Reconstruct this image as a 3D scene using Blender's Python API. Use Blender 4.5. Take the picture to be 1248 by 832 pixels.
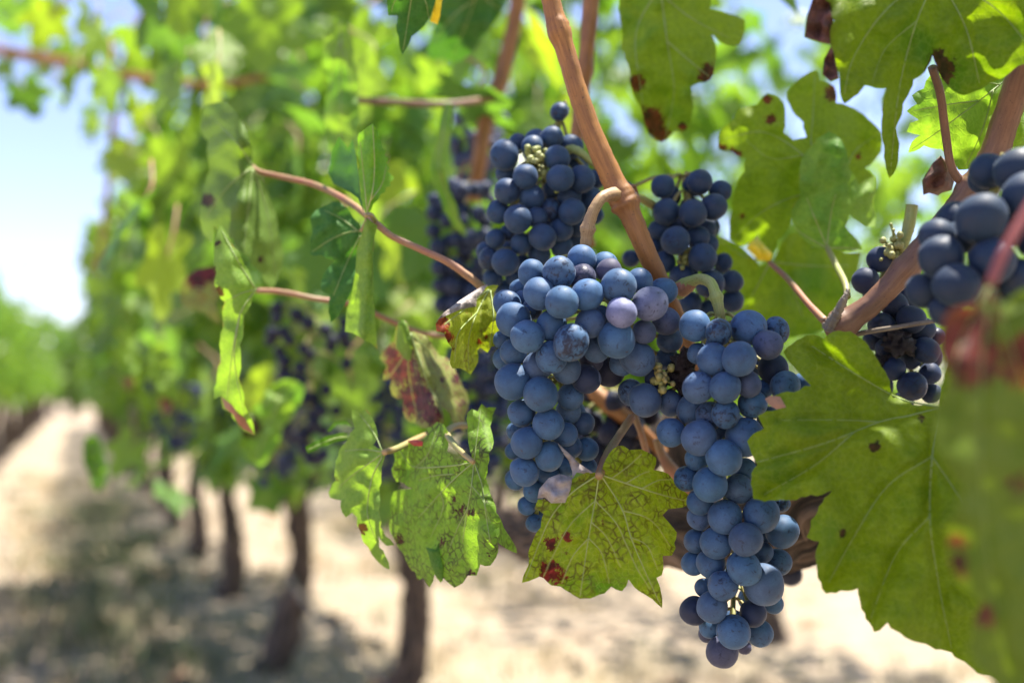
import bpy, math, random
import numpy as np
from mathutils import Vector, Matrix, noise
from mathutils.geometry import delaunay_2d_cdt

for o in list(bpy.data.objects):
    bpy.data.objects.remove(o)
SC = bpy.context.scene
COL = SC.collection
R = math.radians

# ------------------------------------------------------------------ camera
W, H, FPX = 1248.0, 832.0, 1248.0 * 35 / 36
CAM_H, PITCH = 1.0, math.atan(64 / (1248.0 * 35 / 36))
cam_d = bpy.data.cameras.new('camera')
cam = bpy.data.objects.new('camera', cam_d)
COL.objects.link(cam)
cam.location = (0, 0, CAM_H)
cam.rotation_euler = (math.pi / 2 + PITCH, 0, 0)
cam_d.lens, cam_d.sensor_width = 35, 36
cam_d.clip_start, cam_d.clip_end = 0.02, 2000
cam_d.dof.use_dof = True
cam_d.dof.focus_distance = 0.462
cam_d.dof.aperture_fstop = 3.8
SC.camera = cam

# ------------------------------------------------------------------ sky, sun, exposure
SUN_EL, SUN_AZ = 74.0, 72.0        # azimuth clockwise from +Y (camera forward): from the right
wd = bpy.data.worlds.new("World")
SC.world = wd
wd.use_nodes = True
nt = wd.node_tree
bg = nt.nodes['Background']
sky = nt.nodes.new('ShaderNodeTexSky')
sky.sky_type = 'NISHITA'
sky.sun_disc = False
sky.sun_elevation = R(SUN_EL)
sky.sun_rotation = R(SUN_AZ)
sky.air_density = 1.0
sky.dust_density = 0.7
sky.ozone_density = 2.0
wb = nt.nodes.new('ShaderNodeMix')                 # white balance of the sky, a touch less green
wb.data_type, wb.blend_type = 'RGBA', 'MULTIPLY'
wb.inputs[0].default_value = 1.0
wb.inputs[7].default_value = (1.12, 0.97, 1.10, 1)
nt.links.new(sky.outputs[0], wb.inputs[6])
nt.links.new(wb.outputs[2], bg.inputs[0])
bg.inputs[1].default_value = 0.09
sun_d = bpy.data.lights.new('sun', 'SUN')
sun_d.energy = 5.0
sun_d.angle = R(0.5)
sun_d.color = (1.0, 0.93, 0.82)
sun = bpy.data.objects.new('sun', sun_d)
COL.objects.link(sun)
sv = Vector((math.sin(R(SUN_AZ)) * math.cos(R(SUN_EL)), math.cos(R(SUN_AZ)) * math.cos(R(SUN_EL)), math.sin(R(SUN_EL))))
sun.rotation_euler = sv.to_track_quat('Z', 'Y').to_euler()
sun.location = (4, 0, 8)
SC.view_settings.view_transform = 'Standard'
SC.view_settings.look = 'None'
SC.view_settings.gamma = 1
SC.view_settings.use_curve_mapping = False
SC.view_settings.exposure = 1.7
SC.cycles.use_denoising = True
SC.cycles.max_bounces = 10
SC.cycles.diffuse_bounces = 5
SC.cycles.transmission_bounces = 8
SC.cycles.sample_clamp_indirect = 8

# ------------------------------------------------------------------ helpers
CP, SP = math.cos(PITCH), math.sin(PITCH)


def at(px, py, Z):
    u = (px - W / 2) / FPX * Z
    v = (H / 2 - py) / FPX * Z
    return Vector((u, Z * CP - v * SP, CAM_H + Z * SP + v * CP))


def proj(p):
    d = Vector(p) - Vector((0, 0, CAM_H))
    Z = d.y * CP + d.z * SP
    v = -d.y * SP + d.z * CP
    if Z < 1e-3:
        return (1e6, 1e6, Z)
    return (W / 2 + d.x / Z * FPX, H / 2 - v / Z * FPX, Z)


def tag(o, label=None, cat=None, group=None, kind=None):
    if label: o['label'] = label
    if cat: o['category'] = cat
    if group: o['group'] = group
    if kind: o['kind'] = kind
    return o


def empty(name, loc):
    o = bpy.data.objects.new(name, None)
    o.empty_display_size = 0.02
    o.location = loc
    COL.objects.link(o)
    return o


def mesh_obj(name, verts, faces, mat, parent=None, origin=None, smooth=True, attrs=None, uv=None):
    """one mesh object; verts in world space, stored relative to origin (or the parent's place)"""
    og = Vector(origin) if origin is not None else (parent.location.copy() if parent else Vector((0, 0, 0)))
    V = np.array([tuple(v) for v in verts], dtype=np.float64).reshape(-1, 3) - np.array(og)
    me = bpy.data.meshes.new(name)
    me.from_pydata(V.tolist(), [], faces)
    if smooth:
        me.polygons.foreach_set('use_smooth', [True] * len(me.polygons))
    if attrs:
        for k, a in attrs.items():
            at_ = me.attributes.new(k, 'FLOAT', 'POINT')
            at_.data.foreach_set('value', np.asarray(a, dtype=np.float32))
    if uv is not None:
        ul = me.uv_layers.new(name='UVMap')
        li = np.zeros(len(me.loops), dtype=np.int32)
        me.loops.foreach_get('vertex_index', li)
        ul.data.foreach_set('uv', np.asarray(uv, dtype=np.float32)[li].ravel())
    if mat: me.materials.append(mat)
    me.update()
    o = bpy.data.objects.new(name, me)
    COL.objects.link(o)
    if parent:
        o.parent = parent
        o.location = og - parent.location
    else:
        o.location = og
    return o


def copy_part(src, parent):
    c = src.copy()
    COL.objects.link(c)
    c.parent = parent
    return c


def catmull(pts, n=8):
    P = [np.array(p, float) for p in pts]
    if len(P) < 3:
        return [P[0] + (P[-1] - P[0]) * t for t in np.linspace(0, 1, n + 1)]
    Q = [2 * P[0] - P[1]] + P + [2 * P[-1] - P[-2]]
    out = []
    for i in range(1, len(Q) - 2):
        a, b, c, d = Q[i - 1], Q[i], Q[i + 1], Q[i + 2]
        for k in range(n):
            t = k / n
            out.append(0.5 * ((2 * b) + (c - a) * t + (2 * a - 5 * b + 4 * c - d) * t * t + (3 * b - a - 3 * c + d) * t ** 3))
    out.append(P[-1])
    return out


class MB:
    def __init__(self):
        self.v, self.f, self.uv = [], [], []

    def tube(self, path, radii, seg=10, rough=0.0, seed=0, cap=True, ridge=0.0, rfreq=2.6):
        P = [Vector(p) for p in path]
        n = len(P)
        T = [(P[min(i + 1, n - 1)] - P[max(i - 1, 0)]).normalized() for i in range(n)]
        ref = Vector((0, 0, 1)) if abs(T[0].z) < 0.9 else Vector((1, 0, 0))
        N = (ref - T[0] * ref.dot(T[0])).normalized()
        base = len(self.v)
        L = 0.0
        for i in range(n):
            N = (N - T[i] * N.dot(T[i]))
            N = N.normalized() if N.length > 1e-9 else Vector((1, 0, 0))
            B = T[i].cross(N)
            if i: L += (P[i] - P[i - 1]).length
            for s in range(seg):
                a = 2 * math.pi * s / seg
                r = radii[i]
                d = N * math.cos(a) + B * math.sin(a)
                if rough:
                    q = (P[i] + d * r) / (radii[i] * 1.6) + Vector((seed * 7.1, 0, 0))
                    r *= 1 + rough * noise.noise(q) + rough * 0.5 * noise.noise(q * 2.7)
                if ridge:
                    tw = a + L * 1.5 / max(0.01, radii[0] * 12)
                    q = Vector((math.cos(tw) * rfreq, math.sin(tw) * rfreq, L * 0.06 / max(radii[i], 1e-4) + seed * 3.3))
                    r *= 1 + ridge * noise.noise(q) + ridge * 0.6 * noise.noise(q * 2.1)
                self.v.append(P[i] + d * r)
                self.uv.append((s / seg, L))
        for i in range(n - 1):
            for s in range(seg):
                a, b = base + i * seg + s, base + i * seg + (s + 1) % seg
                self.f.append((a, b, b + seg, a + seg))
        if cap:
            self.f.append(tuple(base + s for s in reversed(range(seg))))
            self.f.append(tuple(base + (n - 1) * seg + s for s in range(seg)))

    def ball(self, c, r, seed=0, rough=0.0, nu=10, nv=7, sq=(1, 1, 1)):
        base = len(self.v)
        for j in range(nv + 1):
            th = math.pi * j / nv
            for i in range(nu):
                ph = 2 * math.pi * i / nu
                d = Vector((math.sin(th) * math.cos(ph) * sq[0], math.sin(th) * math.sin(ph) * sq[1], math.cos(th) * sq[2]))
                k = 1 + rough * noise.noise(d * 2.3 + Vector((seed * 3.7, seed, 0)))
                self.v.append(Vector(c) + d * r * k)
                self.uv.append((i / nu, j / nv))
        for j in range(nv):
            for i in range(nu):
                a, b = base + j * nu + i, base + j * nu + (i + 1) % nu
                self.f.append((a, a + nu, b + nu, b))

    def build(self, name, mat, parent=None, origin=None):
        return mesh_obj(name, self.v, self.f, mat, parent, origin, uv=self.uv)


# ------------------------------------------------------------------ materials
def new_mat(name):
    m = bpy.data.materials.new(name)
    m.use_nodes = True
    n = m.node_tree.nodes
    p = n['Principled BSDF']
    return m, n, m.node_tree.links, p


def ramp(n, l, src, stops):
    r = n.new('ShaderNodeValToRGB')
    while len(r.color_ramp.elements) > 1:
        r.color_ramp.elements.remove(r.color_ramp.elements[-1])
    for i, (pos, c) in enumerate(stops):
        e = r.color_ramp.elements[0] if i == 0 else r.color_ramp.elements.new(pos)
        e.position = pos
        e.color = (*c, 1) if len(c) == 3 else c
    l.new(src, r.inputs[0])
    return r.outputs[0]


def gray(a): return (a, a, a)


def mix(n, l, fac, a, b, mode='MIX'):
    m = n.new('ShaderNodeMix')
    m.data_type = 'RGBA'
    m.blend_type = mode
    for s, v in ((0, fac), (6, a), (7, b)):
        if hasattr(v, 'is_output') or isinstance(v, bpy.types.NodeSocket):
            l.new(v, m.inputs[s])
        elif s == 0:
            m.inputs[0].default_value = v
        else:
            m.inputs[s].default_value = (*v, 1)
    return m.outputs[2]


def math_n(n, l, op, a, b=None, c=None):
    m = n.new('ShaderNodeMath')
    m.operation = op
    for i, v in enumerate((a, b, c)):
        if v is None: continue
        if isinstance(v, bpy.types.NodeSocket): l.new(v, m.inputs[i])
        else: m.inputs[i].default_value = v
    return m.outputs[0]


def tex_noise(n, l, vec, scale, detail=3, rough=0.55, dist=0.0):
    t = n.new('ShaderNodeTexNoise')
    t.inputs['Scale'].default_value = scale
    t.inputs['Detail'].default_value = detail
    t.inputs['Roughness'].default_value = rough
    t.inputs['Distortion'].default_value = dist
    if vec is not None: l.new(vec, t.inputs['Vector'])
    return t.outputs[0]


def tex_voro(n, l, vec, scale, feature='F1'):
    t = n.new('ShaderNodeTexVoronoi')
    t.feature = feature
    t.inputs['Scale'].default_value = scale
    if vec is not None: l.new(vec, t.inputs['Vector'])
    return t.outputs['Distance']


def bump(n, l, h, strength, dist, p):
    b = n.new('ShaderNodeBump')
    b.inputs['Strength'].default_value = strength
    b.inputs['Distance'].default_value = dist
    l.new(h, b.inputs['Height'])
    l.new(b.outputs[0], p.inputs['Normal'])
    return b.outputs[0]


def attr(n, name):
    a = n.new('ShaderNodeAttribute')
    a.attribute_name = name
    return a


def leaf_mat(name, green, yellow, blotch=(0.16, 0.03, 0.02), retic=0.0, retic_col=(0.06, 0.035, 0.015), vein=(0.32, 0.36, 0.12),
             patch=(0.42, 0.62), trans=0.45, edge=(0.2, 0.07, 0.02), edge_amt=0.6, rough=0.58, objcol=False, trans_tint=(1.5, 1.55, 0.35), spec=0.22):
    m, n, l, p = new_mat(name)
    tc = n.new('ShaderNodeTexCoord')
    oi = n.new('ShaderNodeObjectInfo')
    va = n.new('ShaderNodeVectorMath'); va.operation = 'ADD'
    l.new(tc.outputs['Object'], va.inputs[0])
    l.new(oi.outputs['Random'], va.inputs[1])
    vec = va.outputs[0]
    vd, ed, bl, tone = attr(n, 'vd').outputs['Fac'], attr(n, 'ed').outputs['Fac'], attr(n, 'bl').outputs['Fac'], attr(n, 'tone').outputs['Fac']
    big = tex_noise(n, l, vec, 34, 3)
    t = math_n(n, l, 'ADD', big, math_n(n, l, 'MULTIPLY', tone, 0.45))
    base = mix(n, l, ramp(n, l, t, [(patch[0], gray(0)), (patch[1], gray(1))]), green, yellow)
    fine = tex_noise(n, l, vec, 420, 2)
    base = mix(n, l, ramp(n, l, fine, [(0.35, gray(0)), (0.7, gray(0.32))]), base, (0.4 * green[0], 0.5 * green[1], 0.4 * green[2]))
    # cells between the small veins
    vo = n.new('ShaderNodeTexVoronoi'); vo.feature = 'DISTANCE_TO_EDGE'
    vo.inputs['Scale'].default_value = 300
    wv = n.new('ShaderNodeVectorMath'); wv.operation = 'ADD'
    nz = n.new('ShaderNodeTexNoise'); nz.inputs['Scale'].default_value = 160
    l.new(vec, nz.inputs['Vector'])
    sc = n.new('ShaderNodeVectorMath'); sc.operation = 'SCALE'; sc.inputs['Scale'].default_value = 0.0035
    l.new(nz.outputs['Color'], sc.inputs[0])
    l.new(vec, wv.inputs[0]); l.new(sc.outputs[0], wv.inputs[1])
    l.new(wv.outputs[0], vo.inputs['Vector'])
    cell = vo.outputs['Distance']
    cl = ramp(n, l, cell, [(0.02, gray(1)), (0.10, gray(0))])
    base = mix(n, l, math_n(n, l, 'MULTIPLY', cl, 0.16), base, vein)
    if retic > 0:
        rn = ramp(n, l, tex_noise(n, l, vec, 75, 5, 0.7), [(0.53 - 0.14 * retic, gray(0)), (0.70 - 0.14 * retic, gray(1))])
        vo2 = tex_voro(n, l, wv.outputs[0], 250, 'DISTANCE_TO_EDGE')
        rl = ramp(n, l, vo2, [(0.02, gray(1)), (0.17, gray(0))])
        base = mix(n, l, math_n(n, l, 'MULTIPLY', math_n(n, l, 'MULTIPLY', rl, rn), 0.85), base, retic_col)
    # painted blotches of disease, broken up
    bn = tex_noise(n, l, wv.outputs[0], 380, 4, 0.7)
    bm = ramp(n, l, math_n(n, l, 'ADD', bl, math_n(n, l, 'MULTIPLY', math_n(n, l, 'SUBTRACT', bn, 0.5), 1.5)), [(0.42, gray(0)), (0.58, gray(1))])
    bcol = mix(n, l, ramp(n, l, tex_noise(n, l, vec, 210, 3), [(0.35, gray(0)), (0.65, gray(1))]), blotch, (blotch[0] * 0.3, blotch[1] * 0.6, blotch[2] * 0.5))
    base = mix(n, l, bm, base, bcol)
    # veins stay light, margins dry out
    base = mix(n, l, ramp(n, l, vd, [(0.0, gray(0.6)), (0.09, gray(0.0))]), base, vein)
    en = tex_noise(n, l, vec, 90, 3)
    em = ramp(n, l, math_n(n, l, 'ADD', ed, math_n(n, l, 'MULTIPLY', en, 1.1)), [(0.36, gray(edge_amt)), (0.52, gray(0))])
    base = mix(n, l, em, base, edge)
    if objcol:
        base = mix(n, l, 1.0, base, oi.outputs['Color'], 'MULTIPLY')
    l.new(base, p.inputs['Base Color'])
    p.inputs['Roughness'].default_value = rough
    p.inputs['Specular IOR Level'].default_value = spec
    hh = math_n(n, l, 'ADD', math_n(n, l, 'MULTIPLY', cl, -0.6), math_n(n, l, 'MULTIPLY', fine, 0.3))
    nb = bump(n, l, hh, 0.35, 0.0006, p)
    tr = n.new('ShaderNodeBsdfTranslucent')
    tcol = mix(n, l, 1.0, base, trans_tint, 'MULTIPLY')
    l.new(tcol, tr.inputs['Color'])
    l.new(nb, tr.inputs['Normal'])
    ms = n.new('ShaderNodeMixShader')
    ms.inputs[0].default_value = trans
    l.new(p.outputs[0], ms.inputs[1]); l.new(tr.outputs[0], ms.inputs[2])
    l.new(ms.outputs[0], n['Material Output'].inputs['Surface'])
    return m


def simple_mat(name, c1, c2, scale=80, rough=0.6, bump_s=0.3, bump_d=0.001, stretch=None, detail=4, spec=0.4):
    m, n, l, p = new_mat(name)
    if stretch:
        tc = n.new('ShaderNodeTexCoord')
        mp = n.new('ShaderNodeMapping')
        mp.inputs['Scale'].default_value = stretch
        l.new(tc.outputs['UV'], mp.inputs[0])
        vec = mp.outputs[0]
    else:
        vec = n.new('ShaderNodeTexCoord').outputs['Object']
    t = tex_noise(n, l, vec, scale, detail, 0.6)
    l.new(ramp(n, l, t, [(0.3, c1), (0.7, c2)]), p.inputs['Base Color'])
    p.inputs['Roughness'].default_value = rough
    p.inputs['Specular IOR Level'].default_value = spec
    if bump_s: bump(n, l, t, bump_s, bump_d, p)
    return m


def cane_mat(name, c1, c2, c3):
    m, n, l, p = new_mat(name)
    tc = n.new('ShaderNodeTexCoord')
    mp = n.new('ShaderNodeMapping'); mp.inputs['Scale'].default_value = (26, 60, 1)
    l.new(tc.outputs['UV'], mp.inputs[0])
    fib = tex_noise(n, l, mp.outputs[0], 1.0, 5, 0.65)
    big = tex_noise(n, l, tc.outputs['Object'], 45, 3)
    spk = tex_noise(n, l, tc.outputs['Object'], 900, 2)
    c = mix(n, l, ramp(n, l, fib, [(0.32, gray(0)), (0.68, gray(1))]), c1, c2)
    c = mix(n, l, ramp(n, l, big, [(0.42, gray(0)), (0.68, gray(0.75))]), c, c3)
    c = mix(n, l, ramp(n, l, spk, [(0.64, gray(0)), (0.7, gray(0.7))]), c, (0.05, 0.025, 0.015))
    l.new(c, p.inputs['Base Color'])
    p.inputs['Roughness'].default_value = 0.5
    bump(n, l, fib, 0.35, 0.0006, p)
    return m


def berry_mat():
    m, n, l, p = new_mat('grape_skin')
    tc = n.new('ShaderNodeTexCoord')
    oi = n.new('ShaderNodeObjectInfo')
    va = n.new('ShaderNodeVectorMath'); va.operation = 'ADD'
    k = n.new('ShaderNodeVectorMath'); k.operation = 'SCALE'; k.inputs['Scale'].default_value = 37.0
    cmb = n.new('ShaderNodeCombineXYZ')
    l.new(oi.outputs['Random'], cmb.inputs[0]); l.new(oi.outputs['Random'], cmb.inputs[1])
    l.new(cmb.outputs[0], k.inputs[0])
    l.new(tc.outputs['Object'], va.inputs[0]); l.new(k.outputs[0], va.inputs[1])
    vec = va.outputs[0]
    soft = tex_noise(n, l, vec, 1.1, 4, 0.6, 0.3)
    rub = tex_noise(n, l, vec, 2.6, 6, 0.68, 0.8)
    grain = tex_noise(n, l, vec, 14, 4, 0.7)
    dots = tex_voro(n, l, vec, 3.6)
    skin = (0.012, 0.016, 0.036)
    # bloom cover: mostly thick, thinner in places, rubbed off in small scuffs
    cover = ramp(n, l, soft, [(0.28, gray(0.55)), (0.60, gray(1.0))])
    frac = math_n(n, l, 'FRACT', math_n(n, l, 'MULTIPLY', oi.outputs['Random'], 7.31))
    rub2 = math_n(n, l, 'SUBTRACT', rub, math_n(n, l, 'MULTIPLY', math_n(n, l, 'POWER', frac, 7.0), 0.13))
    scuff = ramp(n, l, rub2, [(0.31, gray(0.05)), (0.41, gray(1))])
    fdot = tex_voro(n, l, vec, 7.5)
    scuff = math_n(n, l, 'MULTIPLY', scuff, ramp(n, l, fdot, [(0.05, gray(0.35)), (0.09, gray(1))]))
    rnd = ramp(n, l, oi.outputs['Random'], [(0.0, gray(0.70)), (0.3, gray(0.92)), (1.0, gray(1.0))])
    cover = math_n(n, l, 'MULTIPLY', math_n(n, l, 'MULTIPLY', cover, scuff), rnd)
    cover = math_n(n, l, 'MULTIPLY', cover, ramp(n, l, grain, [(0.3, gray(0.8)), (0.65, gray(1))]))
    sp = ramp(n, l, dots, [(0.035, gray(0.25)), (0.07, gray(1))])
    cover = math_n(n, l, 'MULTIPLY', cover, sp)
    # blossom scar at the berry's foot
    sx = n.new('ShaderNodeSeparateXYZ'); l.new(tc.outputs['Object'], sx.inputs[0])
    scar = ramp(n, l, math_n(n, l, 'MULTIPLY', sx.outputs[2], -1.0), [(0.988, gray(0)), (0.994, gray(1))])
    col = mix(n, l, cover, skin, oi.outputs['Color'])
    col = mix(n, l, scar, col, (0.05, 0.03, 0.02))
    l.new(col, p.inputs['Base Color'])
    l.new(ramp(n, l, cover, [(0.1, gray(0.32)), (0.75, gray(0.62))]), p.inputs['Roughness'])
    p.inputs['Specular IOR Level'].default_value = 0.28
    p.inputs['Sheen Weight'].default_value = 0.12
    p.inputs['Sheen Roughness'].default_value = 0.4
    p.inputs['Sheen Tint'].default_value = (0.65, 0.75, 1, 1)
    bump(n, l, math_n(n, l, 'ADD', rub, grain), 0.05, 0.05, p)
    return m


M = {}
M['berry'] = berry_mat()
M['shrivel'] = simple_mat('shrivelled_skin', (0.012, 0.010, 0.012), (0.06, 0.045, 0.05), 260, 0.35, 0.8, 0.002)
M['rachis'] = simple_mat('green_stalk', (0.16, 0.19, 0.05), (0.30, 0.24, 0.09), 120, 0.55, 0.3)

M['petiole_green'] = simple_mat('green_petiole', (0.20, 0.24, 0.08), (0.34, 0.22, 0.10), 40, 0.5, 0.2)
M['cane'] = cane_mat('orange_brown_cane', (0.19, 0.072, 0.016), (0.33, 0.15, 0.038), (0.15, 0.060, 0.02))
M['rachis_tan'] = cane_mat('tan_stalk', (0.22, 0.13, 0.06), (0.36, 0.25, 0.12), (0.17, 0.09, 0.05))
M['rachis_green'] = cane_mat('fresh_green_stalk', (0.17, 0.23, 0.05), (0.30, 0.34, 0.10), (0.28, 0.24, 0.10))
M['petiole_pink'] = cane_mat('pink_petiole', (0.26, 0.10, 0.065), (0.32, 0.15, 0.08), (0.24, 0.19, 0.075))
M['cane_dark'] = cane_mat('red_brown_cane', (0.11, 0.05, 0.03), (0.20, 0.10, 0.06), (0.08, 0.045, 0.03))
M['cane_grey'] = cane_mat('grey_dry_cane', (0.16, 0.13, 0.10), (0.30, 0.26, 0.20), (0.11, 0.08, 0.06))


def bark_mat():
    m, n, l, p = new_mat('vine_bark')
    tc = n.new('ShaderNodeTexCoord')
    mp = n.new('ShaderNodeMapping'); mp.inputs['Scale'].default_value = (13, 9, 1)
    l.new(tc.outputs['UV'], mp.inputs[0])
    a = tex_noise(n, l, mp.outputs[0], 1.6, 6, 0.7, 0.6)
    b = tex_noise(n, l, tc.outputs['Object'], 26, 5, 0.7)
    c = mix(n, l, ramp(n, l, a, [(0.42, gray(0)), (0.60, gray(1))]), (0.016, 0.011, 0.009), (0.19, 0.13, 0.09))
    c = mix(n, l, ramp(n, l, b, [(0.5, gray(0)), (0.72, gray(0.6))]), c, (0.10, 0.075, 0.06))
    l.new(c, p.inputs['Base Color'])
    p.inputs['Roughness'].default_value = 0.85
    bump(n, l, a, 1.0, 0.012, p)
    return m


M['bark'] = bark_mat()
M['leaf_centre'] = leaf_mat('autumn_leaf', (0.085, 0.23, 0.012), (0.24, 0.32, 0.012), (0.17, 0.02, 0.015), 0.75, (0.075, 0.05, 0.015), edge=(0.22, 0.14, 0.03), vein=(0.42, 0.44, 0.14))
M['leaf_mottle'] = leaf_mat('mottled_leaf', (0.095, 0.27, 0.05), (0.18, 0.32, 0.04), (0.07, 0.025, 0.03), 0.8, (0.055, 0.045, 0.035), edge=(0.14, 0.05, 0.03), vein=(0.28, 0.38, 0.14))
M['leaf_pale'] = leaf_mat('pale_green_leaf', (0.12, 0.27, 0.05), (0.20, 0.33, 0.06), (0.07, 0.03, 0.02), 0.0, vein=(0.28, 0.36, 0.13), edge=(0.35, 0.10, 0.05), edge_amt=0.55)
M['leaf_fresh'] = leaf_mat('fresh_green_leaf', (0.055, 0.17, 0.022), (0.10, 0.23, 0.03), (0.10, 0.04, 0.02), 0.0, vein=(0.20, 0.32, 0.09), edge=(0.25, 0.14, 0.04), edge_amt=0.25)
M['leaf_dark'] = leaf_mat('deep_green_leaf', (0.030, 0.11, 0.030), (0.05, 0.15, 0.03), (0.10, 0.04, 0.02), 0.0, vein=(0.12, 0.22, 0.07), edge_amt=0.2, trans=0.3)
M['leaf_red'] = leaf_mat('reddened_leaf', (0.14, 0.20, 0.05), (0.22, 0.26, 0.07), (0.11, 0.022, 0.045), 0.5, (0.16, 0.04, 0.05), vein=(0.34, 0.30, 0.15), edge=(0.30, 0.05, 0.05), trans=0.3)
M['leaf_yellow'] = leaf_mat('yellow_green_leaf', (0.11, 0.22, 0.02), (0.22, 0.27, 0.025), (0.20, 0.03, 0.015), 0.4, (0.09, 0.05, 0.02), vein=(0.42, 0.42, 0.12), edge=(0.25, 0.05, 0.02))
M['leaf_near'] = leaf_mat('near_leaf', (0.066, 0.150, 0.005), (0.15, 0.225, 0.007), (0.06, 0.03, 0.015), 0.0, vein=(0.24, 0.30, 0.09), edge=(0.22, 0.17, 0.03), edge_amt=0.3)
M['leaf_bright'] = leaf_mat('sun_brightened_leaf', (0.10, 0.30, 0.02), (0.17, 0.36, 0.03), (0.10, 0.04, 0.02), 0.0, vein=(0.30, 0.42, 0.12), edge=(0.3, 0.2, 0.06), edge_amt=0.3, trans=0.5)  # brighter green stands in for sun shining through the upright leaf
M['leaf_olive'] = leaf_mat('olive_leaf', (0.085, 0.175, 0.035), (0.12, 0.20, 0.035), (0.05, 0.025, 0.015), 0.0, vein=(0.14, 0.2, 0.07), edge_amt=0.3, trans=0.35)
M['leaf_near_red'] = leaf_mat('reddening_near_leaf', (0.060, 0.135, 0.010), (0.10, 0.15, 0.010), (0.15, 0.030, 0.025), 0.0, vein=(0.20, 0.22, 0.06), edge=(0.12, 0.07, 0.02), edge_amt=0.3, trans=0.3)
M['leaf_back'] = leaf_mat('backlit_leaf', (0.085, 0.19, 0.016), (0.18, 0.27, 0.018), (0.12, 0.035, 0.015), 0.0, vein=(0.20, 0.28, 0.10), edge=(0.14, 0.05, 0.02), edge_amt=0.7, trans=0.5)
M['leaf_any'] = leaf_mat('canopy_leaf', (0.085, 0.20, 0.045), (0.17, 0.28, 0.06), (0.12, 0.04, 0.02), 0.0, vein=(0.20, 0.28, 0.10), edge_amt=0.25, objcol=True, trans=0.5, spec=0.45, rough=0.4)
M['crown'] = leaf_mat('row_foliage', (0.070, 0.185, 0.028), (0.19, 0.29, 0.04), (0.12, 0.04, 0.02), 0.0, vein=(0.22, 0.31, 0.10), patch=(0.42, 0.9), trans=0.55, spec=0.6, rough=0.33, trans_tint=(1.45, 1.5, 0.6))
M['vein'] = simple_mat('pale_leaf_vein', (0.27, 0.33, 0.09), (0.35, 0.40, 0.13), 60, 0.5, 0)
M['vein_green'] = simple_mat('green_leaf_vein', (0.19, 0.27, 0.08), (0.26, 0.33, 0.11), 60, 0.5, 0)
M['under'] = simple_mat('pale_leaf_underside', (0.17, 0.135, 0.12), (0.36, 0.33, 0.32), 110, 0.8, 1.0, 0.002)
M['dry'] = simple_mat('dried_leaf', (0.035, 0.017, 0.012), (0.14, 0.055, 0.04), 150, 0.7, 0.8, 0.002)
M['dry_red'] = simple_mat('red_dried_leaf', (0.28, 0.02, 0.02), (0.42, 0.05, 0.03), 150, 0.6, 0.5, 0.001)
M['petiole_red'] = simple_mat('dull_red_petiole', (0.20, 0.045, 0.05), (0.28, 0.08, 0.07), 90, 0.5, 0.2)
M['yellow'] = simple_mat('yellow_dying_leaf', (0.75, 0.55, 0.01), (0.85, 0.70, 0.03), 90, 0.5, 0.1)

# ------------------------------------------------------------------ ground
ROW_R0, ROW_S = 0.76, 0.44          # own row of vines: X = R0 - S * Y
ROW_A = math.atan2(1.0, -ROW_S)     # heading of the rows


def ground():
    m, n, l, p = new_mat('dry_soil')
    tc = n.new('ShaderNodeTexCoord')
    mp = n.new('ShaderNodeMapping'); mp.inputs['Rotation'].default_value = (0, 0, -ROW_A)
    l.new(tc.outputs['Object'], mp.inputs[0])
    mp2 = n.new('ShaderNodeMapping'); mp2.inputs['Scale'].default_value = (1, 0.45, 1)
    l.new(mp.outputs[0], mp2.inputs[0])
    a = tex_noise(n, l, mp2.outputs[0], 0.9, 5, 0.6)
    b = tex_noise(n, l, tc.outputs['Object'], 6, 5, 0.65)
    g = tex_noise(n, l, tc.outputs['Object'], 45, 3, 0.7)
    c = mix(n, l, ramp(n, l, b, [(0.35, gray(0)), (0.65, gray(1))]), (0.245, 0.185, 0.125), (0.37, 0.305, 0.225))
    c = mix(n, l, ramp(n, l, a, [(0.52, gray(0)), (0.70, gray(0.55))]), c, (0.22, 0.20, 0.105))
    c = mix(n, l, ramp(n, l, g, [(0.55, gray(0)), (0.72, gray(0.6))]), c, (0.20, 0.13, 0.09))
    l.new(c, p.inputs['Base Color'])
    p.inputs['Roughness'].default_value = 0.95
    bump(n, l, math_n(n, l, 'ADD', b, math_n(n, l, 'MULTIPLY', g, 0.5)), 0.8, 0.05, p)
    # one sheet, finer near the camera
    xs = np.concatenate([-np.geomspace(900, 3, 22), np.linspace(-2.8, 2.8, 40), np.geomspace(3, 900, 22)])
    ys = np.concatenate([-np.geomspace(300, 1.2, 12), np.linspace(-1, 9, 70), np.geomspace(9.4, 1200, 26)])
    V, F = [], []
    for y in ys:
        for x in xs:
            near = max(0.0, 1 - math.hypot(x, y - 3) / 12)
            z = near * (0.03 * noise.noise(Vector((x * 1.3, y * 1.3, 0))) + 0.015 * noise.noise(Vector((x * 4, y * 4, 3))))
            V.append((x, y, z))
    nx = len(xs)
    for j in range(len(ys) - 1):
        for i in range(nx - 1):
            a0 = j * nx + i
            F.append((a0, a0 + 1, a0 + 1 + nx, a0 + nx))
    o = mesh_obj('ground', V, F, m)
    tag(o, 'dry tan vineyard soil with straw between the vine rows', 'ground', kind='structure')


ground()

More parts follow.
